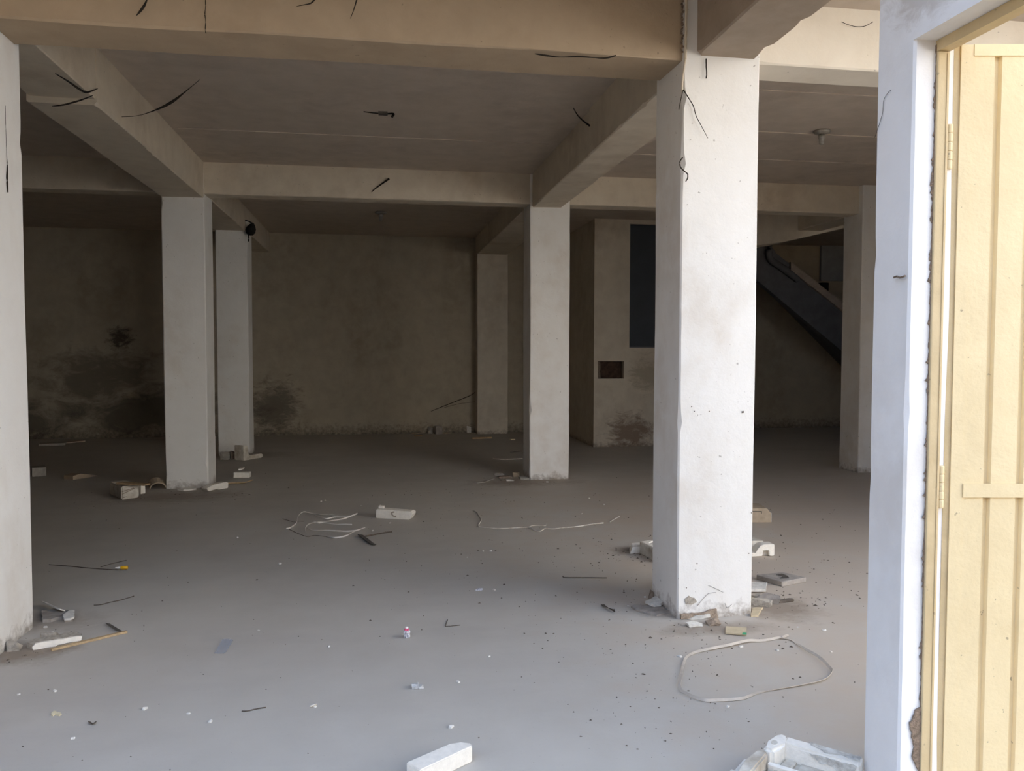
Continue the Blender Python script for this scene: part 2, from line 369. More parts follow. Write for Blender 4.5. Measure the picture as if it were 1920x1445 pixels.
b = B(); rough_bar(b, (1.792, 4.80, 3.197), (2.152, 6.85, 3.6), 1, seed=16, wav=.006); rough_bar(b, (1.806, 6.84, 3.205), (2.15, 9.47, 3.6), 1, seed=17, wav=.006)
struct('beam', b, M['inner_beam'], 'right ceiling beam running inward from the bright front pillar', 'beam')
b = B(); rough_bar(b, (-2.28, 9.71, 3.24), (-1.85, 15.05, 3.6), 1, seed=18); struct('beam', b, M['inner_beam'], 'dark ceiling beam over the third row pillar', 'beam')
b = B(); rough_bar(b, (1.80, 9.71, 3.255), (2.34, 15.05, 3.6), 1, seed=19); struct('beam', b, M['inner_beam'], 'dark ceiling beam ending on the grey pilaster', 'beam')
b = B(); rough_bar(b, (5.98, 9.71, 3.255), (6.34, 15.05, 3.6), 1, seed=20); struct('beam', b, M['inner_beam'], 'dark ceiling beam in front of the stairwell', 'beam')
b = B(); rough_bar(b, (1.774, 2.1, 3.188), (2.124, 4.42, 3.52), 1, seed=21, chip=.012, wav=.004, big=.12); struct('beam', b, M['brown_beam'], 'brown cantilever beam projecting overhead from the bright pillar', 'beam')
# plaster crumbs along the joint of the lintel beam and the pillar
b = B()
for i in range(26):
    rn = random.Random(i); z = 3.2 + i * .0145; chunk(b, (1.688 + rn.uniform(-.006, .004), 4.415, z), (.012, .012, .014), i, 8)
struct('trim_1', b, M['mortar'], 'ragged plaster seam between the lintel beam and the bright pillar', 'seam')
b = B(); tube(b, [(1.703, 4.405, 3.16), (1.704, 4.404, 3.3), (1.705, 4.405, 3.5)], .008, 6); tube(b, [(1.703, 4.405, 3.16), (1.690, 4.41, 3.05), (1.688, 4.41, 2.98)], .006, 6)
struct('trim_2', b, M['inner_beam'], 'thin conduit running up beside the bright pillar', 'conduit')

b = B(); box(b, (-10, 15, 0), (11, 15.25, 3.6)); struct('wall_back', b, M['wall'], 'dark stained back wall with mould near the floor', 'wall')
b = B(); box(b, (-10.2, 4.42, 0), (-9.9, 15.2, 3.6)); struct('wall_left', b, M['wall'], 'closed left side wall of the hall', 'wall')
b = B(); box(b, (-9.9, 4.5, 0), (-2.35, 4.75, 3.2)); struct('wall_front', b, M['wall'], 'closed front wall left of the left pillar', 'wall')
b = B(); box(b, (6.22, 4.8, 0), (6.36, 9.40, 3.6)); struct('wall_right', b, M['column'], 'partition wall between the right bay and the stairwell', 'wall')
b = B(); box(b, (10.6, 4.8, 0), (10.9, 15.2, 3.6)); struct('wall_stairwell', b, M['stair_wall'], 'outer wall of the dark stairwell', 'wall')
b = B(); box(b, (6.36, 4.6, 0), (10.9, 4.75, 2.2)); struct('wall_front_right', b, M['stair_wall'], 'low front wall of the stairwell, gap above added to light the stairs', 'wall')  # kept low so added light reaches the stairs above it

b = B(); box(b, (-30, -8.3, -.15), (6.5, -8, 6.5)); struct('wall_street_blocker', b, M['dark_blocker'], 'added dark wall behind the camera cutting off low sky light', 'wall')  # unseen wall added to block low sky light from the front

b = B(); box(b, (-2.75, 2.3, -.15), (-2.5, 4.6, 3.6)); struct('wall_porch_blocker', b, M['beam'], 'added unseen side wall blocking sky light from the left of the porch', 'wall')  # unseen wall added to hold back sky light from the left

# room block in the back right with its niche and dark panel
def holed_wall(bm, us, zs, holes, y0, y1):
    for i in range(len(us) - 1):
        for j in range(len(zs) - 1):
            if (i, j) in holes: continue
            box(bm, (us[i], y0, zs[j]), (us[i + 1], y1, zs[j + 1]))
b = B()
holed_wall(b, [3.372, 3.437, 3.864, 3.948, 4.75, 5.86], [0, 1.081, 1.358, 1.57, 3.52, 3.6], {(1, 1), (3, 3)}, 12.49, 12.75)
box(b, (3.372, 12.75, 0), (3.60, 15.02, 3.6)); box(b, (5.64, 12.75, 0), (5.86, 15.02, 3.6))
blk = struct('wall_block', b, M['block_wall'], 'pale block wall at the back right with a square hole in it', 'wall')
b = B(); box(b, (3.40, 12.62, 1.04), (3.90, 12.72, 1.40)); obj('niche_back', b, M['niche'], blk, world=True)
b = B(); prism(b, jag([(3.44, 1.085), (3.49, 1.085), (3.485, 1.352), (3.44, 1.352)], 5, .006, .05), 0, .03, Matrix(((1, 0, 0, 0), (0, 0, 1, 12.53), (0, 1, 0, 0), (0, 0, 0, 1))))
obj('broken_lining', b, M['slab_edge'], blk, world=True)
for ch in blk.children: ch.location = (0, 0, 0)
w = thing('window_1', (4.35, 12.55, 1.57), 'tall dark blue grey panel set high in the pale block wall', 'window', kind='structure')
b = B(); box(b, (3.95, 12.56, 1.575), (4.748, 12.60, 3.515)); obj('pane', b, M['pane'], w, world=True)
b = B(); box(b, (3.95, 12.50, 1.57), (4.748, 12.57, 1.588)); box(b, (3.95, 12.52, 1.588), (3.962, 12.57, 3.515)); obj('sill', b, M['stair'], w, world=True)

# stairwell
st = thing('staircase', (8.6, 14.2, 0), 'dark concrete stair flight descending to the right in the stairwell', 'stair', kind='structure')
b = B(); prism(b, [(6.3, 3.6), (6.3, 3.2), (6.884, 2.758), (8.49, 1.549), (10.5, .04), (10.55, .0), (10.58, .92), (8.472, 2.40), (7.2, 3.29), (6.95, 3.6)], 0, .14, XZ(14.14))
obj('parapet', b, M['stair'], st, world=True)
b = B(); pr = [(6.9, 3.25)]
for k in range(14): x = 6.9 + k * .255; z = 3.32 - k * .224; pr += [(x, z), (x + .255, z)]
pr += [(10.47, .0), (10.45, .0)]
prism(b, pr, 0, .82, XZ(14.98))
obj('steps', b, M['stair'], st, world=True)
b = B(); prism(b, [(7.45, 2.99), (8.472, 2.275), (10.5, .86), (10.5, 1.02), (8.472, 2.43), (7.45, 3.14)], 0, .10, XZ(14.04)); obj('coping', b, M['rail'], st, world=True)
b = B(); tube(b, [(7.02, 13.94, 3.58), (7.02, 13.94, 3.30), (7.06, 13.94, 3.17), (7.3, 13.94, 3.02), (7.6, 13.96, 2.82)], .062, 10, 5); obj('downpipe', b, M['stair'], st, smooth=True, world=True)
b = B(); prism(b, [(5.3, 3.62), (5.3, 3.02), (5.45, 3.045), (5.75, 3.085), (6.05, 3.155), (6.4, 3.235), (6.7, 3.312), (7.3, 3.43), (7.3, 3.62)], 0, .5, XZ(11.5))
struct('beam', b, M['block_wall'], 'sloping soffit hanging at the top of the stairwell opening', 'beam')
t = thing('switchboard', (8.9, 14.96, 2.85), 'grey rectangular board high on the stairwell back wall', 'board')
b = B(); soft_box(b, (8.62, 14.93, 2.90), (9.12, 15.0, 3.60), .01, 1, .001); obj('board', b, M['panel_grey'], t, world=True)
b = B(); soft_box(b, (8.60, 14.86, 2.60), (8.75, 15.0, 2.86), .02, 2, .002); obj('dark_box', b, M['black'], t, world=True)

# gate wall with the cream sheet metal gate standing open
b = B(); rough_bar(b, (1.722, 2.442, -.1), (1.90, 2.642, 3.2), 2, seed=31, chip=.004, wav=.003, big=.06)
box(b, (1.722, 1.0, 2.552), (1.90, 2.45, 3.2)); box(b, (1.722, .2, -.1), (1.90, 1.0, 3.2))
pier = struct('wall_gate', b, M['pier'], 'white gate pier and lintel wall at the right edge', 'wall')
b = B(); rn = random.Random(8); edge = []; z = 0.0; bumpx = 0
while z < 2.54:                                                      # ragged mortar showing beside the gate frame
    if rn.random() < .16: bumpx = rn.uniform(.004, .013)
    edge.append((1.7985 - bumpx * rn.uniform(.5, 1.0) - .0015 * rn.random(), z)); bumpx *= rn.uniform(.25, .9); z += rn.uniform(.003, .011)
prism(b, [(1.802, 0)] + [(1.802, 2.54)] + edge[::-1], 0, .004, XZ(2.4415))
struct('trim_3', b, M['mortar'], 'ragged mortar seam along the cream gate frame', 'seam')
b = B(); P_ = [(1.78, 2.44, 0.341), (1.807, 2.44, 0.353), (1.823, 2.44, 0.301), (1.823, 2.44, 0.126), (1.797, 2.44, 0.128), (1.768, 2.44, 0.177), (1.775, 2.44, 0.213), (1.759, 2.44, 0.297)]
prism(b, jag([(p[0], p[2]) for p in P_], 3, .003, .012), 0, .006, XZ(2.441)); struct('trim_4', b, M['mortar'], 'bare brown patch where plaster fell off low on the gate pier', 'patch')

gate = thing('door_1', (1.87, 2.43, -.1), 'cream ribbed sheet metal gate standing open in an ochre frame', 'gate', kind='structure')
b = B(); soft_box(b, (1.799, 2.430, -.1), (1.842, 2.470, 2.516), .004, 0, .0006); box(b, (1.799, 1.0, 2.517), (1.842, 2.466, 2.551))
box(b, (1.8315, 2.428, -.1), (1.834, 2.4295, 2.51)); obj('door_frame', b, M['gate_frame'], gate, world=True)
b = B(); box(b, (1.8425, 2.448, -.1), (1.90, 2.47, 2.545)); obj('peeling_post', b, M['peel'], gate, label='post strip with peeling white paint', world=True)
# the leaf: local x along the leaf away from the hinge, local y towards the inside
A = -math.radians(9.39); LO = Vector((1.846, 2.442, 0))
LM = Matrix.Translation(LO) @ Matrix.Rotation(A, 4, 'Z')
lf = bpy.data.objects.new('leaf', None); C.objects.link(lf); lf.parent = gate
lf.location = LO - Vector(gate.location); lf.rotation_euler = (0, 0, A); lf.empty_display_size = .05
def leafbox(name, boxes, mat, bev=0):
    bb = B()
    for lo, hi in boxes:
        if bev: soft_box(bb, lo, hi, bev, 0, 0)
        else: box(bb, lo, hi)
    return obj(name, bb, mat, lf)
# ribbed sheet: flat pans with recessed grooves, groove edges slanted
prof = []; x = .034; W = 1.05
def groove(x): return [(x, 0), (x + .005, .013), (x + .020, .013), (x + .025, 0)]
pts = [(.045, 0)]; gx = .150
while gx < W - .05: pts += groove(gx); gx += .1085
pts.append((W, 0))
bb = B(); prism(bb, [(p[0], p[1]) for p in pts] + [(p[0], p[1] + .006) for p in reversed(pts)], -.04, 2.506)
obj('ribbed_sheet', bb, M['cream_metal'], lf)
leafbox('stile', [((.040, -.0015, -.05), (.081, .032, 2.542))], M['cream_metal'])
leafbox('edge_strip', [((.0185, .003, -.05), (.0395, .032, 2.540))], M['gate_frame'])
leafbox('top_rail', [((.0815, -.004, 2.506), (W, .030, 2.543))], M['cream_metal'])
leafbox('middle_rail', [((.0815, -.006, 1.058), (W, -.0005, 1.104))], M['cream_metal'])
leafbox('bottom_rail', [((.0815, -.006, -.05), (W, -.0005, .06))], M['cream_metal'])
for z0, z1 in ((2.14, 2.286), (1.022, 1.165)):
    bb = B(); n = 5; h = (z1 - z0) / n
    for k in range(n): lathe(bb, [(.0085, 0), (.0098, .003), (.0098, h - .004), (.0085, h - .001)], 12, Matrix.Translation((.0075, -.002, z0 + k * h)))
    obj('hinge', bb, M['cream_metal'], lf)

# ------------------------------------------------------------------ lights hanging from the ceiling, webs and wires
def lampholder(loc, mat, label, s=1.0, tilt=0):
    t = thing('lamp_holder', loc, label, 'lamp holder')
    bb = B(); lathe(bb, [(.085 * s, -.002), (.09 * s, -.012), (.07 * s, -.026), (.04 * s, -.034)], 20); obj('ceiling_rose', bb, mat, t, smooth=True)
    bb = B(); lathe(bb, [(.03 * s, -.034), (.034 * s, -.05), (.034 * s, -.075), (.024 * s, -.08), (.024 * s, -.125), (.018 * s, -.128)], 14); obj('socket', bb, mat, t, smooth=True)
    return t
lampholder((.072, 12.45, 3.585), M['lamp'], 'dark lamp holder on the ceiling of the back middle bay')
lampholder((4.104, 7.142, 3.585), M['brass'], 'metal lamp holder on the ceiling of the right bay', .9)
t = thing('ceiling_fitting', (.03, 7.23, 3.585), 'broken dark light fitting on the ceiling of the middle bay', 'light fitting')
b = B(); soft_box(b, (-.005, -.03, -.022), (.075, .03, 0), .006, 2, .002); obj('stub', b, M['dark_strip'], t)
b = B(); tube(b, [(-.13, 0, -.003), (-.05, .01, -.008), (.06, 0, -.012), (.125, -.02, -.015), (.11, -.035, -.045)], lambda t: .004 + .008 * t * t, 6); obj('loose_wire', b, M['web'], t)
t = thing('hanging_lamp', (-1.800, 12.22, 3.135), 'black pear shaped lamp hanging at the top corner of the third row pillar', 'lamp')
b = B(); lathe(b, [(.012, .03), (.05, .045), (.072, .09), (.066, .14), (.04, .185), (.014, .215)], 14, Matrix.Rotation(math.radians(18), 4, 'Y')); obj('lamp_body', b, M['black'], t, smooth=True)
b = B(); tube(b, [(.0, 0, .04), (.004, 0, -.01), (.0, 0, -.06)], .009, 6); obj('stem', b, M['black'], t)
b = B(); tube(b, [(.06, 0, .2), (-.02, .05, .24), (-.11, .06, .25)], .008, 6); obj('bracket', b, M['black'], t)

def web(path, r, label, name='hanging_cobweb', cat='cobweb', mat='web', fat=None, on=None):
    b = B(); tube(b, path, fat or (lambda t: r * (.35 + .65 * math.sin(PI * min(1, max(0, t)))) ), 5)
    return obj(name, b, M[mat], on, label, None, world=True) if on else obj(name, b, M[mat], label=label, cat=cat)
web([(-1.849, 6.51, 3.257), (-1.741, 6.52, 3.273), (-1.623, 6.53, 3.32), (-1.511, 6.54, 3.384), (-1.417, 6.55, 3.466), (-1.303, 6.56, 3.574)], .012, 'long black cobweb strand sagging off the left ceiling beam', fat=lambda t: .0018 + .009 * math.exp(-((t - .6) / .2) ** 2))
web([(-1.855, 5.258, 3.162), (-1.855, 5.48, 3.183), (-1.855, 5.664, 3.194), (-1.855, 5.792, 3.216), (-1.855, 6.004, 3.306)], .007, 'short cobweb curling at the step of the left ceiling beam')
web([(-1.84, 5.856, 3.216), (-1.927, 5.878, 3.187), (-2.013, 5.842, 3.144), (-2.1, 5.884, 3.142)], .006, 'fine cobweb across the underside of the left ceiling beam')
web([(1.634, 6.76, 3.565), (1.675, 6.773, 3.509), (1.729, 6.787, 3.467), (1.788, 6.8, 3.433)], .008, 'sooty cobweb beside the right ceiling beam', fat=lambda t: .003 + .006 * t)
web([(1.099, 4.82, 3.215), (1.108, 4.83, 3.203), (1.117, 4.84, 3.194)], .008, 'small black tuft under the tan lintel beam')
web([(-0.045, 9.455, 3.316), (-0.015, 9.451, 3.346), (0.056, 9.448, 3.401), (0.116, 9.444, 3.444), (0.152, 9.44, 3.469)], .01, 'dark twig like strand on the inner cross beam', fat=lambda t: .004 + .008 * t)
web([(-1.171, 4.4, 3.205), (-1.15, 4.397, 3.229), (-1.131, 4.393, 3.255), (-1.114, 4.39, 3.291)], .006, 'black cobweb streak at the upper left of the tan lintel beam', fat=lambda t: .0015 + .005 * math.sin(PI * t))
web([(-0.125, 4.4, 3.259), (-0.111, 4.397, 3.294), (-0.1, 4.393, 3.326), (-0.089, 4.39, 3.363)], .003, 'thin black cobweb at the top middle of the tan lintel beam', fat=lambda t: .0012 + .003 * t)
web([(-0.396, 4.4, 3.303), (-0.358, 4.397, 3.312), (-0.323, 4.393, 3.321), (-0.299, 4.39, 3.346)], .004, 'second black cobweb near the middle of the tan lintel beam', fat=lambda t: .001 + .004 * t)
web([(0.851, 4.407, 3.14), (0.907, 4.407, 3.135), (0.99, 4.407, 3.131), (1.094, 4.407, 3.14), (1.169, 4.407, 3.139), (1.244, 4.407, 3.14), (1.304, 4.407, 3.158)], .004, 'dark crack along the lower edge of the tan lintel beam', 'crack', 'crack', on=lintel, fat=lambda t: .002 + .003 * abs(math.sin(9 * t)))
web([(1.691, 4.4, 2.992), (1.718, 4.398, 2.952), (1.75, 4.397, 2.903), (1.765, 4.395, 2.851), (1.793, 4.393, 2.801), (1.815, 4.392, 2.764), (1.834, 4.39, 2.729)], .003, 'black wire hanging down the face of the bright pillar', 'loose_wire', 'wire', fat=lambda t: .0028 * (1.2 - .7 * t))
web([(1.691, 4.4, 2.992), (1.682, 4.41, 2.945), (1.674, 4.42, 2.888)], .003, 'short wire end at the edge of the bright pillar', 'loose_wire', 'wire', fat=lambda t: .0024)
web([(1.692, 4.4, 2.619), (1.676, 4.399, 2.595), (1.679, 4.398, 2.565), (1.701, 4.398, 2.543), (1.72, 4.397, 2.528), (1.72, 4.396, 2.504), (1.71, 4.395, 2.486)], .003, 'curled black wire on the left edge of the bright pillar', 'loose_wire', 'wire', fat=lambda t: .0035)
web([(1.823, 4.4, 3.169), (1.823, 4.398, 3.124), (1.826, 4.397, 3.086), (1.822, 4.395, 3.059)], .003, 'short black wire hanging from the top of the bright pillar', 'loose_wire', 'wire', fat=lambda t: .0036)
web([(2.644, 4.41, 3.428), (2.69, 4.409, 3.413), (2.74, 4.408, 3.406), (2.789, 4.406, 3.412), (2.838, 4.405, 3.439)], .003, 'faint cobweb arc on the bright right lintel beam', fat=lambda t: .0018)
web([(-0.844, 4.412, 3.319), (-0.843, 4.412, 3.277), (-0.848, 4.412, 3.242), (-0.844, 4.412, 3.203), (-0.847, 4.412, 3.163), (-0.844, 4.412, 3.144)], .002, 'vertical crack at the left of the lintel beam', 'crack', 'crack', on=lintel, fat=lambda t: .0016 + .0012 * math.sin(11 * t) ** 2)
web([(-1.886, 4.654, 2.801), (-1.886, 4.653, 2.673), (-1.886, 4.655, 2.55), (-1.886, 4.661, 2.497), (-1.886, 4.654, 2.427), (-1.886, 4.659, 2.357)], .003, 'vertical crack down the left edge pillar', 'crack', 'crack', on=cols[0], fat=lambda t: .001 + .004 * math.exp(-((t - .8) / .2) ** 2))
web([(0.974, 14.98, 0.405), (1.189, 14.98, 0.491), (1.434, 14.98, 0.586), (1.681, 14.98, 0.683), (1.79, 14.98, 0.751)], .006, 'grey web smear low on the back wall beside the pilaster', fat=lambda t: .004 + .012 * t * (1 - t))
web([(1.219, 14.99, 0.47), (1.484, 14.99, 0.536), (1.781, 14.99, 0.573)], .004, 'thin web line on the back wall beside the pilaster', fat=lambda t: .003)
web([(1.712, 2.508, 1.791), (1.712, 2.491, 1.793), (1.712, 2.474, 1.788), (1.712, 2.449, 1.791)], .004, 'small grey hook sticking out of the gate pier', 'wall_hook', 'hook', 'mortar', fat=lambda t: .0035)
web([(1.718, 2.642, 2.288), (1.718, 2.602, 2.356), (1.718, 2.595, 2.402), (1.718, 2.575, 2.419), (1.718, 2.557, 2.425)], .002, 'faint web thread on the upper gate pier', fat=lambda t: .0008)
for k, (x, y) in enumerate(((1311, 1056), (1287, 1102), (1409, 961), (1404, 1036), (1393, 772), (1296, 762), (1300, 771), (1330, 771))):
    pass
b = B()
for k, p in enumerate(((1.808, 4.408, 0.321), (1.745, 4.408, 0.182), (2.136, 4.408, 0.604), (2.124, 4.408, 0.368), (2.075, 4.408, 1.19), (1.765, 4.408, 1.224), (1.781, 4.408, 1.197), (1.871, 4.408, 1.196))):
    lathe(b, [(.001, -.003), (.0036 if k != 4 else .007, 0), (.001, .003)], 8, Matrix.Translation(p) @ Matrix.Rotation(PI / 2, 4, 'X'))
o = obj('nail_holes', b, M['fleck'], cols[1], world=False, label='dark nail holes')
for v in o.data.vertices: v.co -= cols[1].location

# broken plaster at the foot of the bright pillar
P_ = [(1.713, 4.41, 0.003), (1.716, 4.41, 0.028), (1.738, 4.41, 0.036), (1.822, 4.41, 0.034), (1.887, 4.41, 0.047), (1.929, 4.41, 0.051), (1.94, 4.41, -0.015), (1.855, 4.41, -0.023)]
b = B(); prism(b, jag([(p[0], max(p[2], -.0)) for p in P_], 9, .004, .02), 0, .012, XZ(4.412))
o = obj('exposed_core', b, M['brick'], cols[1], label='brown exposed core where plaster broke off')
for v in o.data.vertices: v.co -= cols[1].location
P_ = [(1.74, 4.41, 0.119), (1.763, 4.41, 0.131), (1.798, 4.41, 0.123), (1.815, 4.41, 0.097), (1.783, 4.41, 0.086), (1.744, 4.41, 0.088)]
b = B(); prism(b, jag([(p[0], p[2]) for p in P_], 19, .004, .012), 0, .004, XZ(4.414)); obj('scuff', b, M['mortar_bit'], cols[1], label='brown scuff', world=True)
for pth in ([(1.812, 4.411, 0.072), (1.844, 4.411, 0.108), (1.876, 4.411, 0.14), (1.902, 4.411, 0.145), (1.928, 4.411, 0.147)], [(1.879, 4.411, 0.19), (1.925, 4.411, 0.169), (1.971, 4.411, 0.145)], [(1.981, 4.411, 0.082), (1.995, 4.411, 0.053), (2.024, 4.411, 0.071)]):
    b = B(); tube(b, pth, .0009, 5); obj('crack', b, M['web'], cols[1], world=True)
for nm, pl, mt, z, sd in (('plaster_remnant', [(1.755, 4.395, 0.006), (1.803, 4.395, 0.022), (1.881, 4.395, 0.027), (1.884, 4.395, 0.011), (1.842, 4.395, -0.005), (1.794, 4.395, -0.009)], 'plaster_bit', 4.402, 4),):
    b = B(); prism(b, jag([(p[0], max(p[2], .001)) for p in pl], sd, .003, .015), 0, .012, XZ(z)); o = obj(nm, b, M[mt], cols[1], label='white plaster remnant')
    for v in o.data.vertices: v.co -= cols[1].location

# ------------------------------------------------------------------ rubbish on the floor
def flat(name, pts, th, mat, label, cat, seed=0, amp=.004, step=.03, z=0, group=None, parent=None, world=True):
    b = B(); lo, hi = prism(b, jag(pts, seed, amp, step), z, z + th)
    rn = random.Random(seed)
    for v in hi: v.co.z += rn.uniform(-.15, .25) * th
    return obj(name, b, mat, parent, label, cat, group, world=world)
def block(name, p, q, d, h, mat, label, cat, bev=.006, seed=0, rx=0, group=None):
    """block whose near bottom edge runs from p to q"""
    o, a, L = frame_of(p, q); b = B()
    soft_box(b, (0, 0, 0), (L, d, h), bev, seed, .0025, Matrix.Translation(o) @ Matrix.Rotation(a, 4, 'Z') @ Matrix.Rotation(rx, 4, 'X'))
    return obj(name, b, mat, None, label, cat, group)
def lump(name, c, s, mat, label, cat, seed=1, rz=0, n=14, group=None):
    b = B(); chunk(b, (c[0], c[1], 0), s, seed, n, rz); return obj(name, b, mat, None, label, cat, group)
def stick(name, path, r, mat, label, cat, n=5, smooth=4):
    b = B(); tube(b, path, r, n, smooth); return obj(name, b, mat, None, label, cat)

# moulded foam packing tray, bottom right
o_, a_, L_ = frame_of((1.543, 2.912, 0), (1.748, 2.698, 0))
t = thing('foam_tray', o_, 'large moulded white foam packing tray at the bottom right beside the gate pier', 'packaging', None, a_)
b = B(); soft_box(b, (.050, -.132, 0), (.325, -.074, .088), .011, 3, .003); obj('back_rim', b, M['foam'], t)
b = B(); prism(b, jag([(.13, -.076), (.322, -.076), (.322, -.112), (.26, -.104), (.20, -.118), (.16, -.098)], 5, .004, .012), .0880, .0895)
prism(b, jag([(.15, .074), (.315, .078), (.315, .045), (.25, .036), (.22, .054), (.19, .05)], 6, .004, .012), 0, .003, XZ(-.1315)); obj('grime', b, M['grime_foam'], t, label='flaked grey grime on the rim')
b = B(); lo, hi = prism(b, [(.058, -.074), (.030, -.074), (.012, -.092), (.006, -.150), (.002, -.196), (.040, -.200), (.064, -.150), (.064, -.130)], 0, .092)
for v in hi: v.co.z -= max(0, (-.10 - v.co.y)) * .16
bmesh.ops.bevel(b, geom=b.edges[:], offset=.010, segments=3, affect='EDGES'); obj('corner_block', b, M['foam'], t, smooth=False)
b = B(); lathe(b, [(.001, -.004), (.011, -.003), (.0115, .001), (.001, .0012)], 14, Matrix.Translation((.030, -.150, .0865)) @ Matrix.Rotation(.16, 4, 'X')); obj('dimple_shade_disc', b, M['old_foam'], t)  # darker disc paints the shade of a hollow; no real depression
b = B(); soft_box(b, (.05, -.30, 0), (.33, -.125, .020), .005, 4, .002); obj('tray_floor', b, M['old_foam'], t)
b = B(); soft_box(b, (.066, -.200, .018), (.112, -.133, .030), .009, 8, .001); soft_box(b, (.125, -.205, .018), (.30, -.133, .027), .008, 9, .001); obj('floor_step', b, M['old_foam'], t)
b = B(); soft_box(b, (.030, -.222, .0), (.33, -.206, .036), .005, 6, .002); obj('low_ridge', b, M['foam'], t)
b = B(); lo, hi = prism(b, [(.004, -.19), (-.020, -.205), (-.024, -.30), (-.020, -.42), (.022, -.42), (.024, -.198)], 0, .066)
for v in hi: v.co.z -= .03 * max(0, -.2 - v.co.y)
bmesh.ops.bevel(b, geom=b.edges[:], offset=.007, segments=2, affect='EDGES'); obj('side_rim', b, M['old_foam'], t)
b = B(); soft_box(b, (-.044, -.36, 0), (-.0245, -.255, .046), .008, 7, .002); soft_box(b, (-.06, -.43, 0), (-.0445, -.345, .04), .007, 12, .002); obj('outer_lug', b, M['foam'], t)

o_, a_, L_ = frame_of((0.24, 2.912, 0), (0.355, 2.995, 0))
t = thing('foam_block', o_, 'long white foam block cut by the bottom edge of the picture', 'foam block', None, a_)
b = B(); prism(b, [(-.12, 0), (L_ - .012, 0), (L_, .02), (L_ - .02, .055), (L_ - .06, .075), (-.12, .080)], 0, .062); bmesh.ops.bevel(b, geom=b.edges[:], offset=.004, segments=2, affect='EDGES'); obj('body', b, M['foam'], t)
b = B(); chunk(b, (L_ - .085, .085, 0), (.014, .012, .012), 3); obj('torn_crumb', b, M['foam'], t)

# foam block in the middle of the floor
o_, a_, L_ = frame_of((-0.02, 7.532, 0), (0.3, 7.398, 0))
t = thing('foam_block', o_, 'white foam block lying alone in the middle of the floor', 'foam block', None, a_)
b = B(); prism(b, [(0, 0), (L_ - .02, 0), (L_ + .012, .055), (L_, .075), (0.005, .082)], 0, .10, Matrix(((1, 0, 0, 0), (0, 0, 1, 0), (0, 1, 0, 0), (0, 0, 0, 1)))); bmesh.ops.bevel(b, geom=b.edges[:], offset=.006, segments=2, affect='EDGES'); obj('body', b, M['foam'], t)
b = B(); soft_box(b, (.01, .05, .078), (.055, .09, .106), .006, 2, .003); obj('lug', b, M['foam'], t)
b = B(); tube(b, [(.185, -.002, .066), (.163, -.002, .060), (.165, -.002, .040), (.18, -.002, .028), (.20, -.002, .026)], .006, 6); obj('gouge', b, M['dust'], t, label='brown gouge in the front')

# scraps around the second row pillar on the left
t = thing('foam_block', (-2.584, 8.844, 0), 'grey and white foam block left of the second row pillar, a thin board on top', 'foam block', None, 0)
o2, a2, L2 = frame_of((-2.584, 8.844, 0), (-2.445, 8.959, 0)); b = B()
q1 = Vector((-2.445, 8.959)) - Vector((-2.584, 8.844)); q2 = Vector((-2.803, 9.188)) - Vector((-2.584, 8.844))
prism(b, [(0, 0), (q1.x, q1.y), (q1.x + q2.x, q1.y + q2.y), (q2.x, q2.y)], 0, .135); bmesh.ops.bevel(b, geom=b.edges[:], offset=.012, segments=2, affect='EDGES'); obj('body', b, M['old_foam'], t)
b = B(); u1 = q1.normalized(); nrm = Vector((u1.y, -u1.x))
for (s0, z0, s1, z1) in ((.005, .085, .125, .108), (.005, .06, .13, .102), (.01, .022, .05, .028)):
    pa = u1 * s0 + nrm * .003; pb = u1 * s1 + nrm * .003; tube(b, [(pa.x, pa.y, z0), (pb.x, pb.y, z1)], .004, 5)
obj('split', b, M['dust'], t, label='dark splits in the white face')
block('foam_block', (-2.487, 9.171, 0), (-2.45, 9.214, 0), .10, .10, M['foam'], 'small white foam piece behind the grey and white foam block', 'foam block', .006, 3)
b = B(); pa, pb = (-2.636, 8.945, 0.155), (-2.328, 8.821, 0.14); soft_box(b, (0, -.05, 0), ((Vector(pb) - Vector(pa)).length, .05, .014), .003, 6, .002, Matrix.Translation(pa) @ Matrix.Rotation(math.atan2(pb[1] - pa[1], pb[0] - pa[0]), 4, 'Z') @ Matrix.Rotation(.02, 4, 'Y'))
obj('thin_board', b, M['wood'], None, 'thin pale board lying across the grey and white foam block', 'board')
b = B(); pa = (-2.371, 9.352, 0); 
for k in range(9):
    pass
arc = [(.085 * math.cos(x * PI / 8), .07 * math.sin(x * PI / 8)) for x in range(9)]; arc += [(.074 * math.cos(x * PI / 8), .058 * math.sin(x * PI / 8)) for x in range(8, -1, -1)]
prism(b, arc, 0, .16, Matrix.Translation((pa[0], pa[1] + .05, .02)) @ Matrix.Rotation(math.radians(200), 4, 'Z') @ Matrix.Rotation(math.radians(78), 4, 'X')); obj('pipe_shell', b, M['card'], None, 'curved brown shell fragment left of the second row pillar foot', 'fragment')
flat('foam_strip', [(-2.156, 9.352, 0), (-2.076, 9.289, 0), (-1.962, 9.356, 0), (-1.991, 9.465, 0), (-2.082, 9.444, 0)], .018, M['foam'], 'thin white foam strip against the second row pillar foot', 'foam scrap', 3)
o_, a_, L_ = frame_of((-1.804, 9.23, 0), (-1.638, 9.428, 0)); b = B()
prism(b, [(-.035, .035), (.0, 0), (.115, .012), (.13, 0), (L_, .0), (L_ + .005, .055), (L_ - .02, .07), (.06, .062)], 0, .09, Matrix.Translation(o_) @ Matrix.Rotation(a_, 4, 'Z') @ Matrix(((1, 0, 0, 0), (0, 0, 1, 0), (0, 1, 0, 0), (0, 0, 0, 1))))
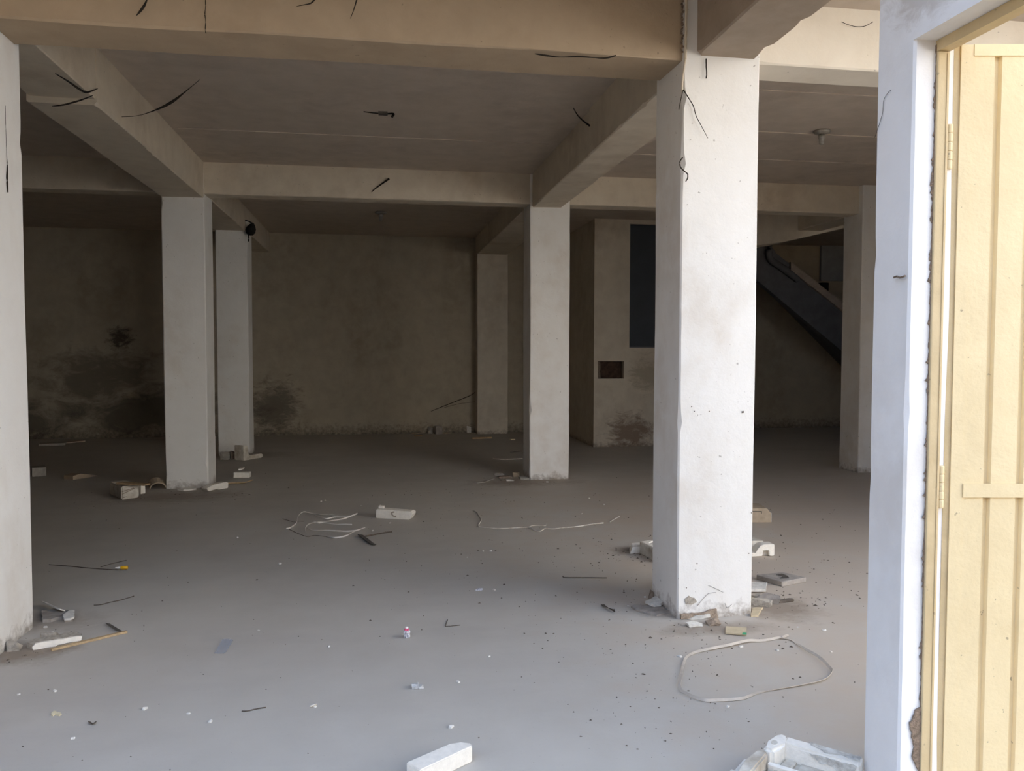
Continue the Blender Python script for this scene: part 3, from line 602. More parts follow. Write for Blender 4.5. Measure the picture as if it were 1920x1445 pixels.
bmesh.ops.bevel(b, geom=b.edges[:], offset=.005, segments=2, affect='EDGES'); obj('foam_wedge', b, M['foam'], None, 'white wedge shaped foam piece at the right of the second row pillar foot', 'foam scrap')
block('foam_block', (-1.702, 10.142, 0), (-1.514, 10.133, 0), .10, .062, M['foam'], 'small cream foam block lying right of the second row pillar', 'foam block', .008, 4)
flat('foam_chip', [(-1.746, 10.78, 0), (-1.756, 10.922, 0), (-1.699, 10.937, 0), (-1.71, 10.798, 0)], .014, M['foam'], 'pale sliver behind the small cream foam block', 'foam scrap', 5)
b = B(); ribbon(b, [(-1.682, 9.683, 0.004), (-1.584, 9.694, 0.006), (-1.494, 9.68, 0.012), (-1.437, 9.775, 0.02)], .04, .012, lambda s: .3, 3); obj('bark_strip', b, M['wood'], None, 'split brown strip beside the white foam wedge', 'wood scrap')
o_, a_, L_ = frame_of((-1.822, 11.697, 0), (-1.603, 12.03, 0)); b = B()
prism(b, [(0, 0), (L_ - .02, 0), (L_, .03), (L_ - .02, .055), (.13, .06), (.095, .09), (.085, .20), (0, .21)], 0, .17, Matrix.Translation(o_) @ Matrix.Rotation(a_, 4, 'Z') @ Matrix(((1, 0, 0, 0), (0, 0, 1, 0), (0, 1, 0, 0), (0, 0, 0, 1))))
bmesh.ops.bevel(b, geom=b.edges[:], offset=.008, segments=2, affect='EDGES'); obj('foam_corner', b, M['old_foam'], None, 'grey L shaped foam corner at the third row pillar foot', 'foam scrap')
lump('rubble', (-2.101, 11.878, 0), (.14, .14, .11), M['grey_foam'], 'dark lump at the left of the third row pillar foot', 'rubble', 5)
lump('rubble', (-1.989, 11.888, 0), (.07, .10, .12), M['slab_edge'], 'dark brown lump between the third row pillar and the L shaped foam', 'rubble', 8)
block('plank', (-5.276, 13.911, 0), (-4.924, 14.003, 0), .25, .035, M['grey_foam'], 'long grey plank at the far left against the back wall', 'plank', .004, 2)
block('plank', (-4.995, 14.275, 0), (-4.776, 14.474, 0), .12, .02, M['card'], 'thin brown plank at the far left beyond the grey plank', 'plank', .003, 3)
o_, a_, L_ = frame_of((-3.538, 10.285, 0), (-3.349, 10.563, 0)); b = B()
prism(b, [(0, 0), (.06, -.004), (L_, 0), (L_ - .05, .016), (.10, .06), (.0, .045)], 0, .16, Matrix.Translation(o_) @ Matrix.Rotation(a_, 4, 'Z') @ Matrix(((1, 0, 0, 0), (0, 0, 1, 0), (0, 1, 0, 0), (0, 0, 0, 1))))
obj('tilted_board', b, M['card'], None, 'tilted brown board on the dark floor of the left bay', 'board')
block('foam_block', (-4.104, 10.596, 0), (-3.966, 10.658, 0), .2, .11, M['grey_foam'], 'grey block half hidden behind the left edge pillar', 'foam block', .01, 6)

# along the back wall and the right second row pillar
lump('rubble', (0.961, 14.959, 0), (.11, .10, .13), M['grey_foam'], 'left of two grey lumps at the foot of the back wall', 'rubble', 12)
block('concrete_lump', (1.045, 14.758, 0), (1.172, 14.785, 0), .16, .145, M['slab'], 'squarish right one of two grey lumps at the foot of the back wall', 'rubble', .02, 7)
lump('rubble', (0.922, 15.612, 0), (.09, .10, .15), M['dust'], 'small brown heap behind the two grey lumps', 'rubble', 22)
block('plank', (0.694, 14.857, 0), (0.89, 15.065, 0), .10, .022, M['card'], 'short brown plank left of the two grey lumps', 'plank', .003, 5)
block('plank', (0.659, 14.496, 0), (0.791, 14.521, 0), .06, .014, M['wood'], 'thin lath in front of the short brown plank', 'plank', .002, 6)
block('plank', (1.214, 14.826, 0), (1.352, 14.948, 0), .08, .016, M['card'], 'short plank right of the two grey lumps', 'plank', .002, 7)
block('plank', (1.616, 13.92, 0), (1.96, 13.995, 0), .05, .024, M['wood'], 'long thin lath below the pilaster', 'plank', .002, 8)
block('paint_chip', (2.249, 13.699, 0), (2.328, 13.729, 0), .05, .012, M['yellowish'], 'yellow chip between the pilaster and the bluish pillar', 'chip', .002, 9)
lump('plaster_shard', (1.672, 14.997, 0), (.08, .06, .14), M['plaster_bit'], 'pale shard leaning at the left of the pilaster foot', 'rubble', 31)
stick('wire', [(1.617, 11.382, 0.006), (1.697, 11.282, 0.006), (1.787, 11.25, 0.006), (1.907, 11.258, 0.006), (2.02, 11.294, 0.006)], .006, M['wire'], 'pale curved wire on the dark floor before the pilaster', 'wire')
stick('stick', [(1.957, 12.004, 0.008), (2.055, 12.059, 0.008), (2.16, 12.114, 0.008)], .006, M['twig'], 'thin brown stick on the dark floor beside the bluish pillar', 'stick')
flat('paper_sheet', [(1.075, 9.386, 0), (1.141, 9.328, 0), (1.232, 9.361, 0), (1.375, 9.604, 0), (1.295, 9.535, 0), (1.188, 9.398, 0)], .006, M['slab'], 'thin curled sheet left of the bluish pillar foot', 'paper', 3, .003, .08)
lump('rubble', (1.47, 9.882, 0), (.13, .06, .03), M['slab'], 'flat pale rubble piece at the left end of the heap by the bluish pillar', 'rubble', 41, .1)
lump('rubble', (1.506, 9.645, 0), (.17, .09, .035), M['slab_edge'], 'brown rubble piece in the middle of the heap by the bluish pillar', 'rubble', 42, .2)
lump('rubble', (1.667, 9.745, 0), (.10, .09, .06), M['card'], 'tallest brown lump of the heap by the bluish pillar', 'rubble', 43)
lump('rubble', (1.544, 9.438, 0), (.10, .04, .02), M['plaster_bit'], 'small white crumb in front of the heap by the bluish pillar', 'rubble', 44)
lump('rubble', (1.733, 9.529, 0), (.14, .12, .035), M['grey_foam'], 'flat grey rubble piece under the corner of the bluish pillar', 'rubble', 45)
lump('plaster_shard', (1.823, 9.806, 0), (.035, .05, .085), M['plaster_bit'], 'white shard leaning on the corner of the bluish pillar', 'rubble', 46)
lump('plaster_shard', (1.949, 9.258, 0), (.03, .02, .012), M['plaster_bit'], 'tiny white crumb in front of the bluish pillar', 'rubble', 47)

# wire and straps in the middle of the floor
wire = thing('wire', (1.329, 6.89, 0), 'pale crooked wire with a small loop on the middle of the floor', 'wire')
b = B(); tube(b, [(0.9, 7.714, 0.005), (0.93, 7.646, 0.005), (0.926, 7.458, 0.005), (0.926, 7.301, 0.005), (0.895, 7.154, 0.005), (0.866, 7.034, 0.005), (0.884, 6.982, 0.005), (0.933, 6.951, 0.005), (1.038, 6.898, 0.005), (1.154, 6.908, 0.005), (1.285, 6.907, 0.005), (1.317, 6.795, 0.005), (1.354, 6.743, 0.005), (1.398, 6.81, 0.005), (1.432, 6.848, 0.005), (1.495, 6.814, 0.005), (1.564, 6.843, 0.005), (1.723, 6.878, 0.005), (1.879, 6.957, 0.005), (1.983, 6.983, 0.005)], .0055, 5, 4); obj('strand', b, M['wire'], wire, world=True, smooth=True)
b = B(); tube(b, [(1.284, 6.899, 0.006), (1.331, 6.964, 0.006), (1.386, 6.972, 0.006), (1.444, 6.946, 0.006), (1.472, 7.017, 0.006)], .0036, 5, 4); obj('loop', b, M['wire'], wire, world=True, smooth=True)
stick('stick', [(2.05, 7.01, 0.006), (2.116, 7.108, 0.006), (2.165, 7.177, 0.006), (2.202, 7.23, 0.006)], .005, M['wire'], 'short stick with a white tip at the end of the crooked wire', 'stick')
stick('stick', [(1.244, 5.377, 0.004), (1.247, 5.344, 0.004), (1.337, 5.328, 0.004), (1.437, 5.309, 0.004), (1.528, 5.29, 0.004)], .0035, M['twig'], 'thin straight dark twig before the bright pillar', 'stick')
tang = thing('strapping_tangle', (-0.453, 7.279, 0), 'tangle of pale plastic strapping left of the lone white foam block', 'strapping')
for k, (pth, w, tl) in enumerate((
    ([(-0.775, 7.173, 0.003), (-0.741, 7.203, 0.003), (-0.713, 7.343, 0.003), (-0.706, 7.406, 0.013), (-0.711, 7.513, 0.023), (-0.708, 7.672, 0.023), (-0.681, 7.818, 0.018), (-0.626, 7.833, 0.003), (-0.514, 7.741, 0.003), (-0.431, 7.72, 0.003), (-0.331, 7.651, 0.003), (-0.25, 7.617, 0.003), (-0.188, 7.731, 0.003)], .013, .5),
    ([(-0.599, 7.024, 0.003), (-0.608, 7.101, 0.013), (-0.6, 7.177, 0.023), (-0.573, 7.264, 0.023), (-0.523, 7.406, 0.003), (-0.416, 7.439, 0.003), (-0.34, 7.481, 0.003), (-0.294, 7.525, 0.003), (-0.195, 7.707, 0.003)], .013, .6),
    ([(-0.223, 7.251, 0.003), (-0.301, 7.285, 0.003), (-0.379, 7.312, 0.003), (-0.474, 7.372, 0.003), (-0.52, 7.368, 0.003), (-0.565, 7.451, 0.003)], .010, .2),
    ([(-0.606, 7.199, 0.003), (-0.575, 7.134, 0.003), (-0.545, 7.084, 0.003), (-0.492, 7.062, 0.003), (-0.425, 7.048, 0.003), (-0.334, 7.013, 0.003), (-0.245, 6.985, 0.003), (-0.171, 7.015, 0.003), (-0.11, 7.121, 0.003)], .012, .4),
    ([(-0.626, 7.833, 0.003), (-0.569, 7.729, 0.003), (-0.512, 7.598, 0.003), (-0.453, 7.538, 0.003), (-0.393, 7.6, 0.003), (-0.321, 7.604, 0.003), (-0.241, 7.6, 0.003)], .010, .5))):
    b = B(); ribbon(b, pth, w, .002, lambda s, a=tl: a + .5 + .5 * math.sin(7 * s + k), 4); obj('band', b, M['strap_pale'], tang, world=True)
for pth in ([(-0.853, 7.617, 0.002), (-0.789, 7.529, 0.002), (-0.728, 7.462, 0.002), (-0.652, 7.469, 0.002)], [(-0.753, 7.174, 0.002), (-0.697, 7.061, 0.002), (-0.636, 6.951, 0.002), (-0.571, 6.856, 0.002), (-0.544, 6.877, 0.002), (-0.517, 6.899, 0.002), (-0.457, 6.863, 0.002), (-0.412, 6.83, 0.002)], ):
    b = B(); ribbon(b, pth, .007, .002, lambda s: .2, 4); obj('dirty_band', b, M['twig'], tang, world=True, label='dirt-darkened band')
b = B(); ribbon(b, [(-0.416, 6.833, 0.003), (-0.381, 6.789, 0.003), (-0.344, 6.754, 0.003), (-0.281, 6.789, 0.003), (-0.24, 6.851, 0.003), (-0.207, 6.945, 0.003), (-0.157, 7.04, 0.003), (-0.109, 7.11, 0.003)], .013, .002, lambda s: .9 + .5 * math.sin(5 * s), 4); obj('band', b, M['strap_pale'], tang, world=True)
b = B(); ribbon(b, [(-0.145, 6.823, 0.006), (-0.107, 6.704, 0.006), (-0.07, 6.574, 0.006), (-0.038, 6.479, 0.006), (-0.018, 6.472, 0.006)], .045, .004, lambda s: .25, 3); obj('dark_flat_strip', b, M['dark_strip'], None, 'flat dark strip at the right end of the strapping tangle', 'strip')
stick('stick', [(-0.094, 6.789, 0.006), (-0.036, 6.832, 0.006), (0.037, 6.88, 0.006), (0.119, 6.921, 0.006)], .007, M['twig'], 'dark brown stick beside the flat dark strip', 'stick')

# big strap loop, front right
b = B(); ribbon(b, [(2.191, 4.063, 0.003), (2.144, 4.024, 0.007), (2.12, 4.026, 0.003), (2.038, 4.002, 0.003), (1.991, 3.996, 0.003), (1.939, 3.993, 0.009), (1.881, 3.975, 0.011), (1.806, 3.946, 0.011), (1.738, 3.931, 0.009), (1.671, 3.915, 0.007), (1.605, 3.901, 0.003), (1.553, 3.868, 0.003), (1.521, 3.835, 0.003), (1.48, 3.76, 0.009), (1.435, 3.666, 0.013), (1.399, 3.586, 0.015), (1.36, 3.507, 0.013), (1.353, 3.464, 0.003), (1.36, 3.435, 0.003), (1.371, 3.403, 0.003), (1.393, 3.368, 0.003), (1.419, 3.343, 0.003), (1.448, 3.338, 0.003), (1.479, 3.337, 0.003), (1.519, 3.334, 0.003), (1.561, 3.335, 0.003), (1.595, 3.341, 0.003), (1.622, 3.355, 0.003), (1.66, 3.378, 0.003), (1.698, 3.396, 0.003), (1.755, 3.408, 0.003), (1.813, 3.416, 0.003), (1.885, 3.426, 0.003), (1.945, 3.437, 0.003), (1.995, 3.447, 0.003), (2.037, 3.46, 0.003), (2.08, 3.486, 0.003), (2.117, 3.52, 0.003), (2.15, 3.562, 0.003), (2.161, 3.595, 0.003), (2.175, 3.69, 0.007), (2.172, 3.747, 0.011), (2.167, 3.801, 0.011), (2.166, 3.866, 0.009), (2.172, 3.934, 0.003), (2.174, 3.983, 0.003), (2.154, 4.007, 0.003), (2.123, 4.02, 0.003)], 0.0135, .0022, lambda s: .9 * math.sin(9.5 * s + .4), 4)
obj('strapping_loop', b, M['strap'], None, 'big pale strap loop lying on the floor in front of the bright pillar', 'strapping')
t = thing('card_piece', (1.917, 4.119, 0), 'small tan card piece with a green corner in front of the bright pillar', 'card')
b = B(); pc = [(1.863, 4.132, 0), (1.962, 4.087, 0), (2.012, 4.189, 0), (1.908, 4.228, 0)]; prism(b, [p[:2] for p in pc], .004, .012); obj('card', b, M['card_pale'], t, world=True)
b = B(); pc = [(1.937, 4.089, 0), (1.959, 4.079, 0), (1.974, 4.11, 0), (1.954, 4.113, 0)]; prism(b, [p[:2] for p in pc], .0124, .0135); obj('sticker', b, M['green'], t, label='green corner', world=True)

# rubble around the bright pillar
flat('tile_piece', [(2.329, 4.82, 0), (2.43, 4.803, 0), (2.506, 4.933, 0), (2.403, 4.974, 0)], .018, M['plaster_bit'], 'cream tile piece at the right of the bright pillar foot', 'rubble', 4, .003, .03, z=.01)
b = B(); pa = (2.364, 4.636, 0); chunk(b, (pa[0], pa[1], 0), (.16, .07, .055), 52, 14, -.6); obj('rubble', b, M['slab'], None, 'grey wedge of rubble behind the broken lump right of the bright pillar', 'rubble')
lump('rubble', (2.288, 4.574, 0), (.13, .06, .05), M['mortar_bit'], 'broken pale lump at the right of the bright pillar foot', 'rubble', 53, -.5)
lump('rubble', (2.335, 4.706, 0), (.10, .06, .03), M['mortar_bit'], 'small crumb between the cream tile piece and the broken pale lump', 'rubble', 54, .3)
flat('tile_piece', [(2.129, 4.38, 0), (2.176, 4.382, 0), (2.269, 4.515, 0), (2.201, 4.516, 0)], .010, M['card_pale'], 'tan flake touching the right corner of the bright pillar foot', 'rubble', 6, .003, .03)
lump('ash_heap', (2.468, 4.62, 0), (.11, .04, .02), M['fleck'], 'dark ash streak right of the grey rubble wedge', 'ash', 55, .1)
lump('plaster_shard', (1.75, 4.293, 0), (.10, .05, .022), M['plaster_bit'], 'white plaster flake in front of the bright pillar', 'rubble', 56, .1)
lump('rubble', (1.861, 4.302, 0), (.075, .07, .035), M['brick'], 'brown crumb in front of the broken base of the bright pillar', 'rubble', 57)
t = thing('flat_box', (2.604, 4.917, 0), 'flat grey brown box right of the bright pillar with a dark mark on top', 'box')
pb = [(2.604, 4.917, 0), (2.815, 4.989, 0), (2.723, 5.133, 0), (2.515, 5.107, 0)]; b = B(); lo, hi = prism(b, [p[:2] for p in pb], 0, .034); bmesh.ops.bevel(b, geom=b.edges[:], offset=.004, segments=1, affect='EDGES'); obj('body', b, M['slab'], t, world=True)
pb = [(2.639, 5.07, 0.034), (2.694, 5.094, 0.034), (2.705, 5.033, 0.034), (2.69, 4.984, 0.034), (2.624, 4.988, 0.034), (2.673, 5.038, 0.034)]; b = B(); prism(b, [p[:2] for p in pb], .0345, .037); obj('leaf_scrap', b, M['dark_strip'], t, label='dark leaf shaped scrap', world=True)
o_, a_, L_ = frame_of((2.695, 5.672, 0), (2.935, 5.666, 0))
t = thing('foam_end', o_, 'white foam end piece with a square notch at the right of the bright pillar', 'foam scrap', None, a_)
h_ = .092; b = B()
pr = [(0, 0), (.145, .004), (.152, .045), (.195, .045), (.200, .004), (L_ - .006, .002), (L_, .012), (L_, h_ - .006), (L_ - .008, h_), (.155, h_), (.128, .082), (.105, .055), (.09, .03), (.0, .028)]
prism(b, pr, 0, .085, Matrix(((1, 0, 0, 0), (0, 0, 1, 0), (0, 1, 0, 0), (0, 0, 0, 1)))); bmesh.ops.bevel(b, geom=[e for e in b.edges], offset=.003, segments=1, affect='EDGES'); obj('body', b, M['foam'], t)
b = B(); soft_box(b, (.148, .03, .004), (.199, .06, .046), .002, 1, .001); obj('notch_back', b, M['old_foam'], t)
b = B(); soft_box(b, (-.02, .085, 0), (L_ - .05, .22, .10), .006, 3, .003); obj('rear_rim', b, M['old_foam'], t)
o_, a_, L_ = frame_of((3.165, 6.832, 0), (3.477, 6.783, 0))
t = thing('cardboard_box', o_, 'brown cardboard box behind the bright pillar, its right end showing', 'box', None, a_)
b = B(); prism(b, [(0, 0), (L_, 0), (L_, .08), (L_ - .04, .13), (0, .13)], 0, .24, Matrix(((1, 0, 0, 0), (0, 0, 1, 0), (0, 1, 0, 0), (0, 0, 0, 1)))); bmesh.ops.bevel(b, geom=b.edges[:], offset=.003, segments=1, affect='EDGES'); obj('body', b, M['card'], t)
b = B(); soft_box(b, (L_, .02, .0), (L_ + .010, .14, .085), .002, 2, .001); obj('torn_edge', b, M['plaster_bit'], t, label='white torn edge')
b = B(); box(b, (.10, -.002, .098), (L_ - .085, 0, .104)); box(b, (L_ - .09, -.002, .08), (L_ - .085, 0, .104)); obj('slot', b, M['dark_strip'], t)
t = thing('foam_box', (1.991, 5.607, 0), 'dusty white foam box behind the left edge of the bright pillar', 'foam block')
pb = [(1.991, 5.607, 0), (2.267, 5.701, 0), (2.256, 5.98, 0), (1.967, 5.925, 0)]; b = B(); prism(b, [p[:2] for p in pb], 0, .085); bmesh.ops.bevel(b, geom=b.edges[:], offset=.004, segments=1, affect='EDGES'); obj('body', b, M['old_foam'], t, world=True)
pb = [(1.969, 5.895, 0.085), (2.009, 5.672, 0.085), (2.037, 5.683, 0.085), (2.014, 5.854, 0.085), (2.069, 5.905, 0.085), (2.058, 5.933, 0.085)]; b = B(); prism(b, [p[:2] for p in pb], .085, .094); obj('rim', b, M['foam'], t, world=True)
pb = [(1.967, 5.925, 0), (1.885, 5.905, 0), (1.921, 6.033, 0), (2.005, 6.054, 0)]; b = B(); lo, hi = prism(b, [p[:2] for p in pb], 0.0, .05)
for v in hi: v.co.x += .02
obj('flap', b, M['foam'], t, world=True)
flat('plaster_flake', [(1.5, 4.659, 0), (1.516, 4.576, 0), (1.556, 4.52, 0), (1.598, 4.484, 0), (1.651, 4.505, 0), (1.695, 4.527, 0), (1.679, 4.61, 0), (1.604, 4.663, 0), (1.544, 4.683, 0)], .010, M['slab'], 'large flat grey flake at the left of the bright pillar foot', 'rubble', 8, .004, .025)
flat('plaster_flake', [(1.596, 4.688, 0.012), (1.617, 4.633, 0.012), (1.625, 4.616, 0.012), (1.674, 4.624, 0.012), (1.711, 4.681, 0.012), (1.703, 4.724, 0.012), (1.689, 4.77, 0.012), (1.652, 4.733, 0.012)], .016, M['plaster_bit'], 'white flake lying on the large flat grey flake', 'rubble', 9, .003, .02, z=.012)
lump('rubble', (1.683, 4.821, 0), (.06, .04, .05), M['slab_edge'], 'dark shard standing behind the white flake by the bright pillar', 'rubble', 58, .9)
b = B(); ribbon(b, [(1.34, 4.728, 0.006), (1.345, 4.675, 0.006), (1.353, 4.633, 0.006), (1.364, 4.591, 0.006), (1.373, 4.58, 0.006)], .02, .003, lambda s: 1.2 * s, 4); obj('dead_leaf', b, M['twig'], None, 'curled dead leaf left of the bright pillar foot', 'leaf')

# scraps around the left edge pillar
flat('plaster_flake', [(-1.872, 4.928, 0), (-1.831, 4.931, 0), (-1.783, 4.979, 0), (-1.752, 4.914, 0), (-1.709, 4.921, 0), (-1.749, 5.05, 0), (-1.799, 5.097, 0), (-1.889, 5.131, 0), (-1.942, 5.1, 0)], .016, M['slab'], 'grey plaster board piece with white broken edge by the left edge pillar', 'rubble', 12, .004, .03)
flat('plaster_flake', [(-1.783, 4.979, 0), (-1.749, 4.904, 0), (-1.718, 4.904, 0), (-1.707, 4.93, 0), (-1.748, 5.05, 0), (-1.769, 5.063, 0), (-1.779, 5.016, 0)], .012, M['plaster_bit'], 'white broken lump on the grey plaster board piece', 'rubble', 13, .003, .02, z=.014)
b = B(); ribbon(b, [(-1.98, 5.235, 0.02), (-1.915, 5.163, 0.02), (-1.852, 5.092, 0.02), (-1.813, 5.057, 0.02)], .035, .006, lambda s: .5, 3); obj('plaster_shard', b, M['plaster_bit'], None, 'white sliver leaning behind the grey plaster board piece', 'rubble')
o_, a_, L_ = frame_of((-1.752, 4.489, 0), (-1.55, 4.57, 0))
t = thing('foam_slab', o_, 'grey topped slab with a white front edge by the left edge pillar', 'foam scrap', None, a_)
b = B(); prism(b, jag([(0, 0), (L_, 0), (L_ + .005, .045), (L_ - .05, .10), (.0, .08), (-.03, .05)], 7, .004, .03), 0, .030); obj('top', b, M['mortar_bit'], t)
b = B(); prism(b, jag([(.0, .002), (L_ * .45, .001), (L_ * .5, .008), (L_, .010), (L_ + .004, .030), (L_ - .02, .036), (L_ * .5, .034), (.01, .033), (-.006, .016)], 4, .0016, .02), 0, .016, Matrix(((1, 0, 0, 0), (0, 0, 1, -.010), (0, 1, 0, 0), (0, 0, 0, 1)))); obj('white_edge', b, M['foam'], t, label='white front edge')
lump('rubble', (-1.645, 4.691, 0), (.085, .055, .02), M['mortar_bit'], 'mortar lump behind the right end of the grey topped slab', 'rubble', 61)
lump('rubble', (-1.745, 4.674, 0), (.085, .05, .03), M['mortar_bit'], 'mortar lump behind the left end of the grey topped slab', 'rubble', 62)
lump('pebble', (-1.751, 4.725, 0), (.028, .016, .012), M['plaster_bit'], 'white oval pebble behind the grey topped slab', 'pebble', 63, .7)
lump('pebble', (-1.823, 4.84, 0), (.022, .016, .010), M['plaster_bit'], 'white crumb between the left edge pillar and the plaster board piece', 'pebble', 64, .1)
lump('rubble', (-1.847, 4.501, 0), (.07, .06, .055), M['mortar_bit'], 'tan lump at the foot of the left edge pillar', 'rubble', 65, .1)
b = B(); pa, pb2 = (-1.655, 4.455, 0), (-1.353, 4.678, 0); soft_box(b, (0, -.011, .001), ((Vector(pb2) - Vector(pa)).length, .011, .013), .002, 9, .001, Matrix.Translation(pa) @ Matrix.Rotation(math.atan2(pb2[1] - pa[1], pb2[0] - pa[0]), 4, 'Z')); obj('wooden_stick', b, M['wood'], None, 'light brown wooden stick beside the grey topped slab', 'stick')
b = B(); ribbon(b, [(-1.496, 4.826, 0.005), (-1.45, 4.765, 0.005), (-1.413, 4.716, 0.005), (-1.374, 4.667, 0.005)], .022, .004, lambda s: .4, 3); obj('dark_flat_strip', b, M['dark_strip'], None, 'dark strip standing in for the shadow at the tip of the wooden stick', 'strip')  # dark ribbon laid as the shadow cast by the stick end
stick('twig', [(-2.322, 6.248, 0.004), (-2.206, 6.201, 0.004), (-2.078, 6.137, 0.004), (-1.934, 6.072, 0.004), (-1.815, 6.024, 0.004), (-1.731, 6.011, 0.004)], .003, M['twig'], 'long dark twig on the floor left of the yellow lighter', 'twig')
stick('twig', [(-1.935, 6.118, 0.005), (-1.91, 6.164, 0.005), (-1.872, 6.217, 0.005), (-1.811, 6.283, 0.005)], .003, M['twig'], 'short dark twig touching the long twig by the yellow lighter', 'twig')
stick('twig', [(-1.691, 5.209, 0.004), (-1.65, 5.213, 0.004), (-1.616, 5.249, 0.004), (-1.558, 5.294, 0.004), (-1.506, 5.363, 0.004)], .003, M['twig'], 'dark curved twig above the wooden stick', 'twig')
t = thing('lighter', (-1.774, 6.075, 0), 'small yellow lighter with a white tip on the left floor', 'lighter')
b = B(); pa, pb2 = Vector((-1.782, 6.046, 0.012)), Vector((-1.733, 6.045, 0.012)); tube(b, [pa, pa.lerp(pb2, .08), pa.lerp(pb2, .92), pb2], lambda t: .012 if .05 < t < .95 else .009, 10, 0); obj('body', b, M['yellow'], t, world=True, smooth=True)
b = B(); pc = Vector((-1.817, 6.044, 0.012)); tube(b, [pc, pc.lerp(pa, .5), pa], lambda t: .005 + .004 * t, 8, 0); obj('tip', b, M['white_plastic'], t, world=True, label='white tip')
stick('twig', [(0.391, 4.606, 0.003), (0.38, 4.554, 0.003), (0.369, 4.5, 0.003), (0.396, 4.499, 0.003), (0.424, 4.502, 0.003), (0.453, 4.507, 0.003)], .0022, M['twig'], 'bent L shaped twig right of the pink topped wrapper', 'twig', 5, 1)
t = thing('wrapper', (0.151, 4.361, 0), 'small crumpled upright wrapper with a pink top in the middle of the near floor', 'wrapper')
rn = random.Random(4); wob = lambda k, z: 1 + .22 * math.sin(k * 2.6 + z * 220) 
b = B(); lathe(b, [(.010, 0), (.016, .004), (.017, .018), (.013, .024), (.018, .030), (.014, .042)], 14, None, wob); obj('body', b, M['foil'], t)
b = B(); lathe(b, [(.0141, .0421), (.011, .048), (.008, .052)], 14, None, wob); obj('pink_band', b, M['pink'], t, label='pink band')
b = B(); lathe(b, [(.008, .0521), (.006, .057), (.002, .060)], 14, None, wob); obj('tip', b, M['white_plastic'], t)
b = B(); pa = (0.176, 3.692, 0)
for k in range(3): chunk(b, (pa[0] + (k - 1) * .012, pa[1] + (k % 2) * .01, 0), (.035, .03, .024 - .005 * k), 70 + k, 16, k)
obj('plastic_scrap', b, M['clear'], None, 'crumpled cloudy plastic scrap on the near floor', 'plastic scrap')
lump('paper_scrap', (0.64, 5.159, 0), (.05, .025, .016), M['foil'], 'small white paper scrap in the shadow band left of the bright pillar', 'paper', 75, -.15)
b = B(); pf = [(-0.822, 4.276, 0), (-0.774, 4.269, 0), (-0.766, 4.297, 0), (-0.761, 4.459, 0), (-0.784, 4.479, 0), (-0.818, 4.476, 0)]; prism(b, [p[:2] for p in pf], .003, .006); obj('plastic_film', b, M['film'], None, 'clear bluish plastic film lying on the near left floor', 'plastic film')
flat('paint_flake', [(-1.366, 3.658, 0), (-1.356, 3.651, 0), (-1.354, 3.663, 0), (-1.329, 3.642, 0), (-1.323, 3.66, 0), (-1.333, 3.67, 0), (-1.346, 3.677, 0), (-1.359, 3.687, 0), (-1.367, 3.692, 0), (-1.372, 3.682, 0)], .006, M['yellowish'], 'yellowish paint flake on the near left floor', 'chip', 15, .002, .012)
lump('paper_scrap', (-1.199, 3.422, 0), (.016, .010, .006), M['foam'], 'tiny bright white scrap at the bottom left', 'chip', 76)
b = B(); ribbon(b, [(-0.292, 3.554, 0.004), (-0.281, 3.561, 0.004), (-0.27, 3.568, 0.004), (-0.263, 3.569, 0.004)], .014, .002, lambda s: .8, 3); obj('paper_curl', b, M['foam'], None, 'white curled paper sliver on the near middle floor', 'paper')
b = B(); ribbon(b, [(-1.183, 3.559, 0.004), (-1.171, 3.544, 0.004), (-1.16, 3.535, 0.004), (-1.157, 3.552, 0.004)], .010, .003, lambda s: .5, 3); obj('dead_leaf', b, M['twig'], None, 'small dark curled leaf at the bottom left', 'leaf')
stick('twig', [(-0.578, 3.57, 0.003), (-0.555, 3.567, 0.003), (-0.531, 3.577, 0.003), (-0.503, 3.587, 0.003), (-0.481, 3.59, 0.003)], .003, M['twig'], 'faint twig on the near floor below the plastic film', 'twig')
# pale chips lying about
CH = [[(2.31, 4.177, 0), (2.028, 3.87, 0), (1.863, 3.942, 0), (2.29, 3.805, 0), (1.495, 3.281, 0), (1.498, 3.866, 0), (-1.591, 3.907, 0), (-1.444, 3.918, 0), (-0.992, 3.662, 0), (-0.798, 3.584, 0), (-0.69, 3.49, 0), (-0.649, 4.599, 0), (-0.254, 4.29, 0), (-0.566, 8.439, 0), (-0.161, 8.147, 0), (-0.527, 8.492, 0), (-1.136, 6.915, 0), (0.55, 4.019, 0), (0.365, 3.728, 0), (0.293, 3.283, 0), (0.282, 3.077, 0), (0.107, 7.28, 0), (0.646, 8.309, 0), (0.797, 6.161, 0), (0.854, 6.152, 0), (0.655, 5.988, 0), (2.172, 8.191, 0), (2.224, 7.83, 0), (1.897, 7.427, 0), (0.738, 5.144, 0), (-0.696, 6.02, 0), (-0.274, 3.567, 0), (-0.042, 7.001, 0), (1.49, 4.692, 0), (1.647, 4.849, 0), (2.427, 4.105, 0)]][0]
proto = None
for i, p in enumerate(CH):
    if proto is None:
        b = B(); chunk(b, (0, 0, 0), (.018, .013, .008), 90, 12); me_o = obj('chip', b, M['plaster_bit'], None, 'small pale chip lying loose on the dusty floor', 'chip', 'pale chips scattered over the floor'); proto = me_o; o = proto
    else:
        o = proto.copy(); C.objects.link(o)
    s = .7 + (i * 37 % 11) / 14; o.location = (p[0], p[1], 0); o.rotation_euler = (0, 0, i * 1.7); o.scale = (s, s, s)

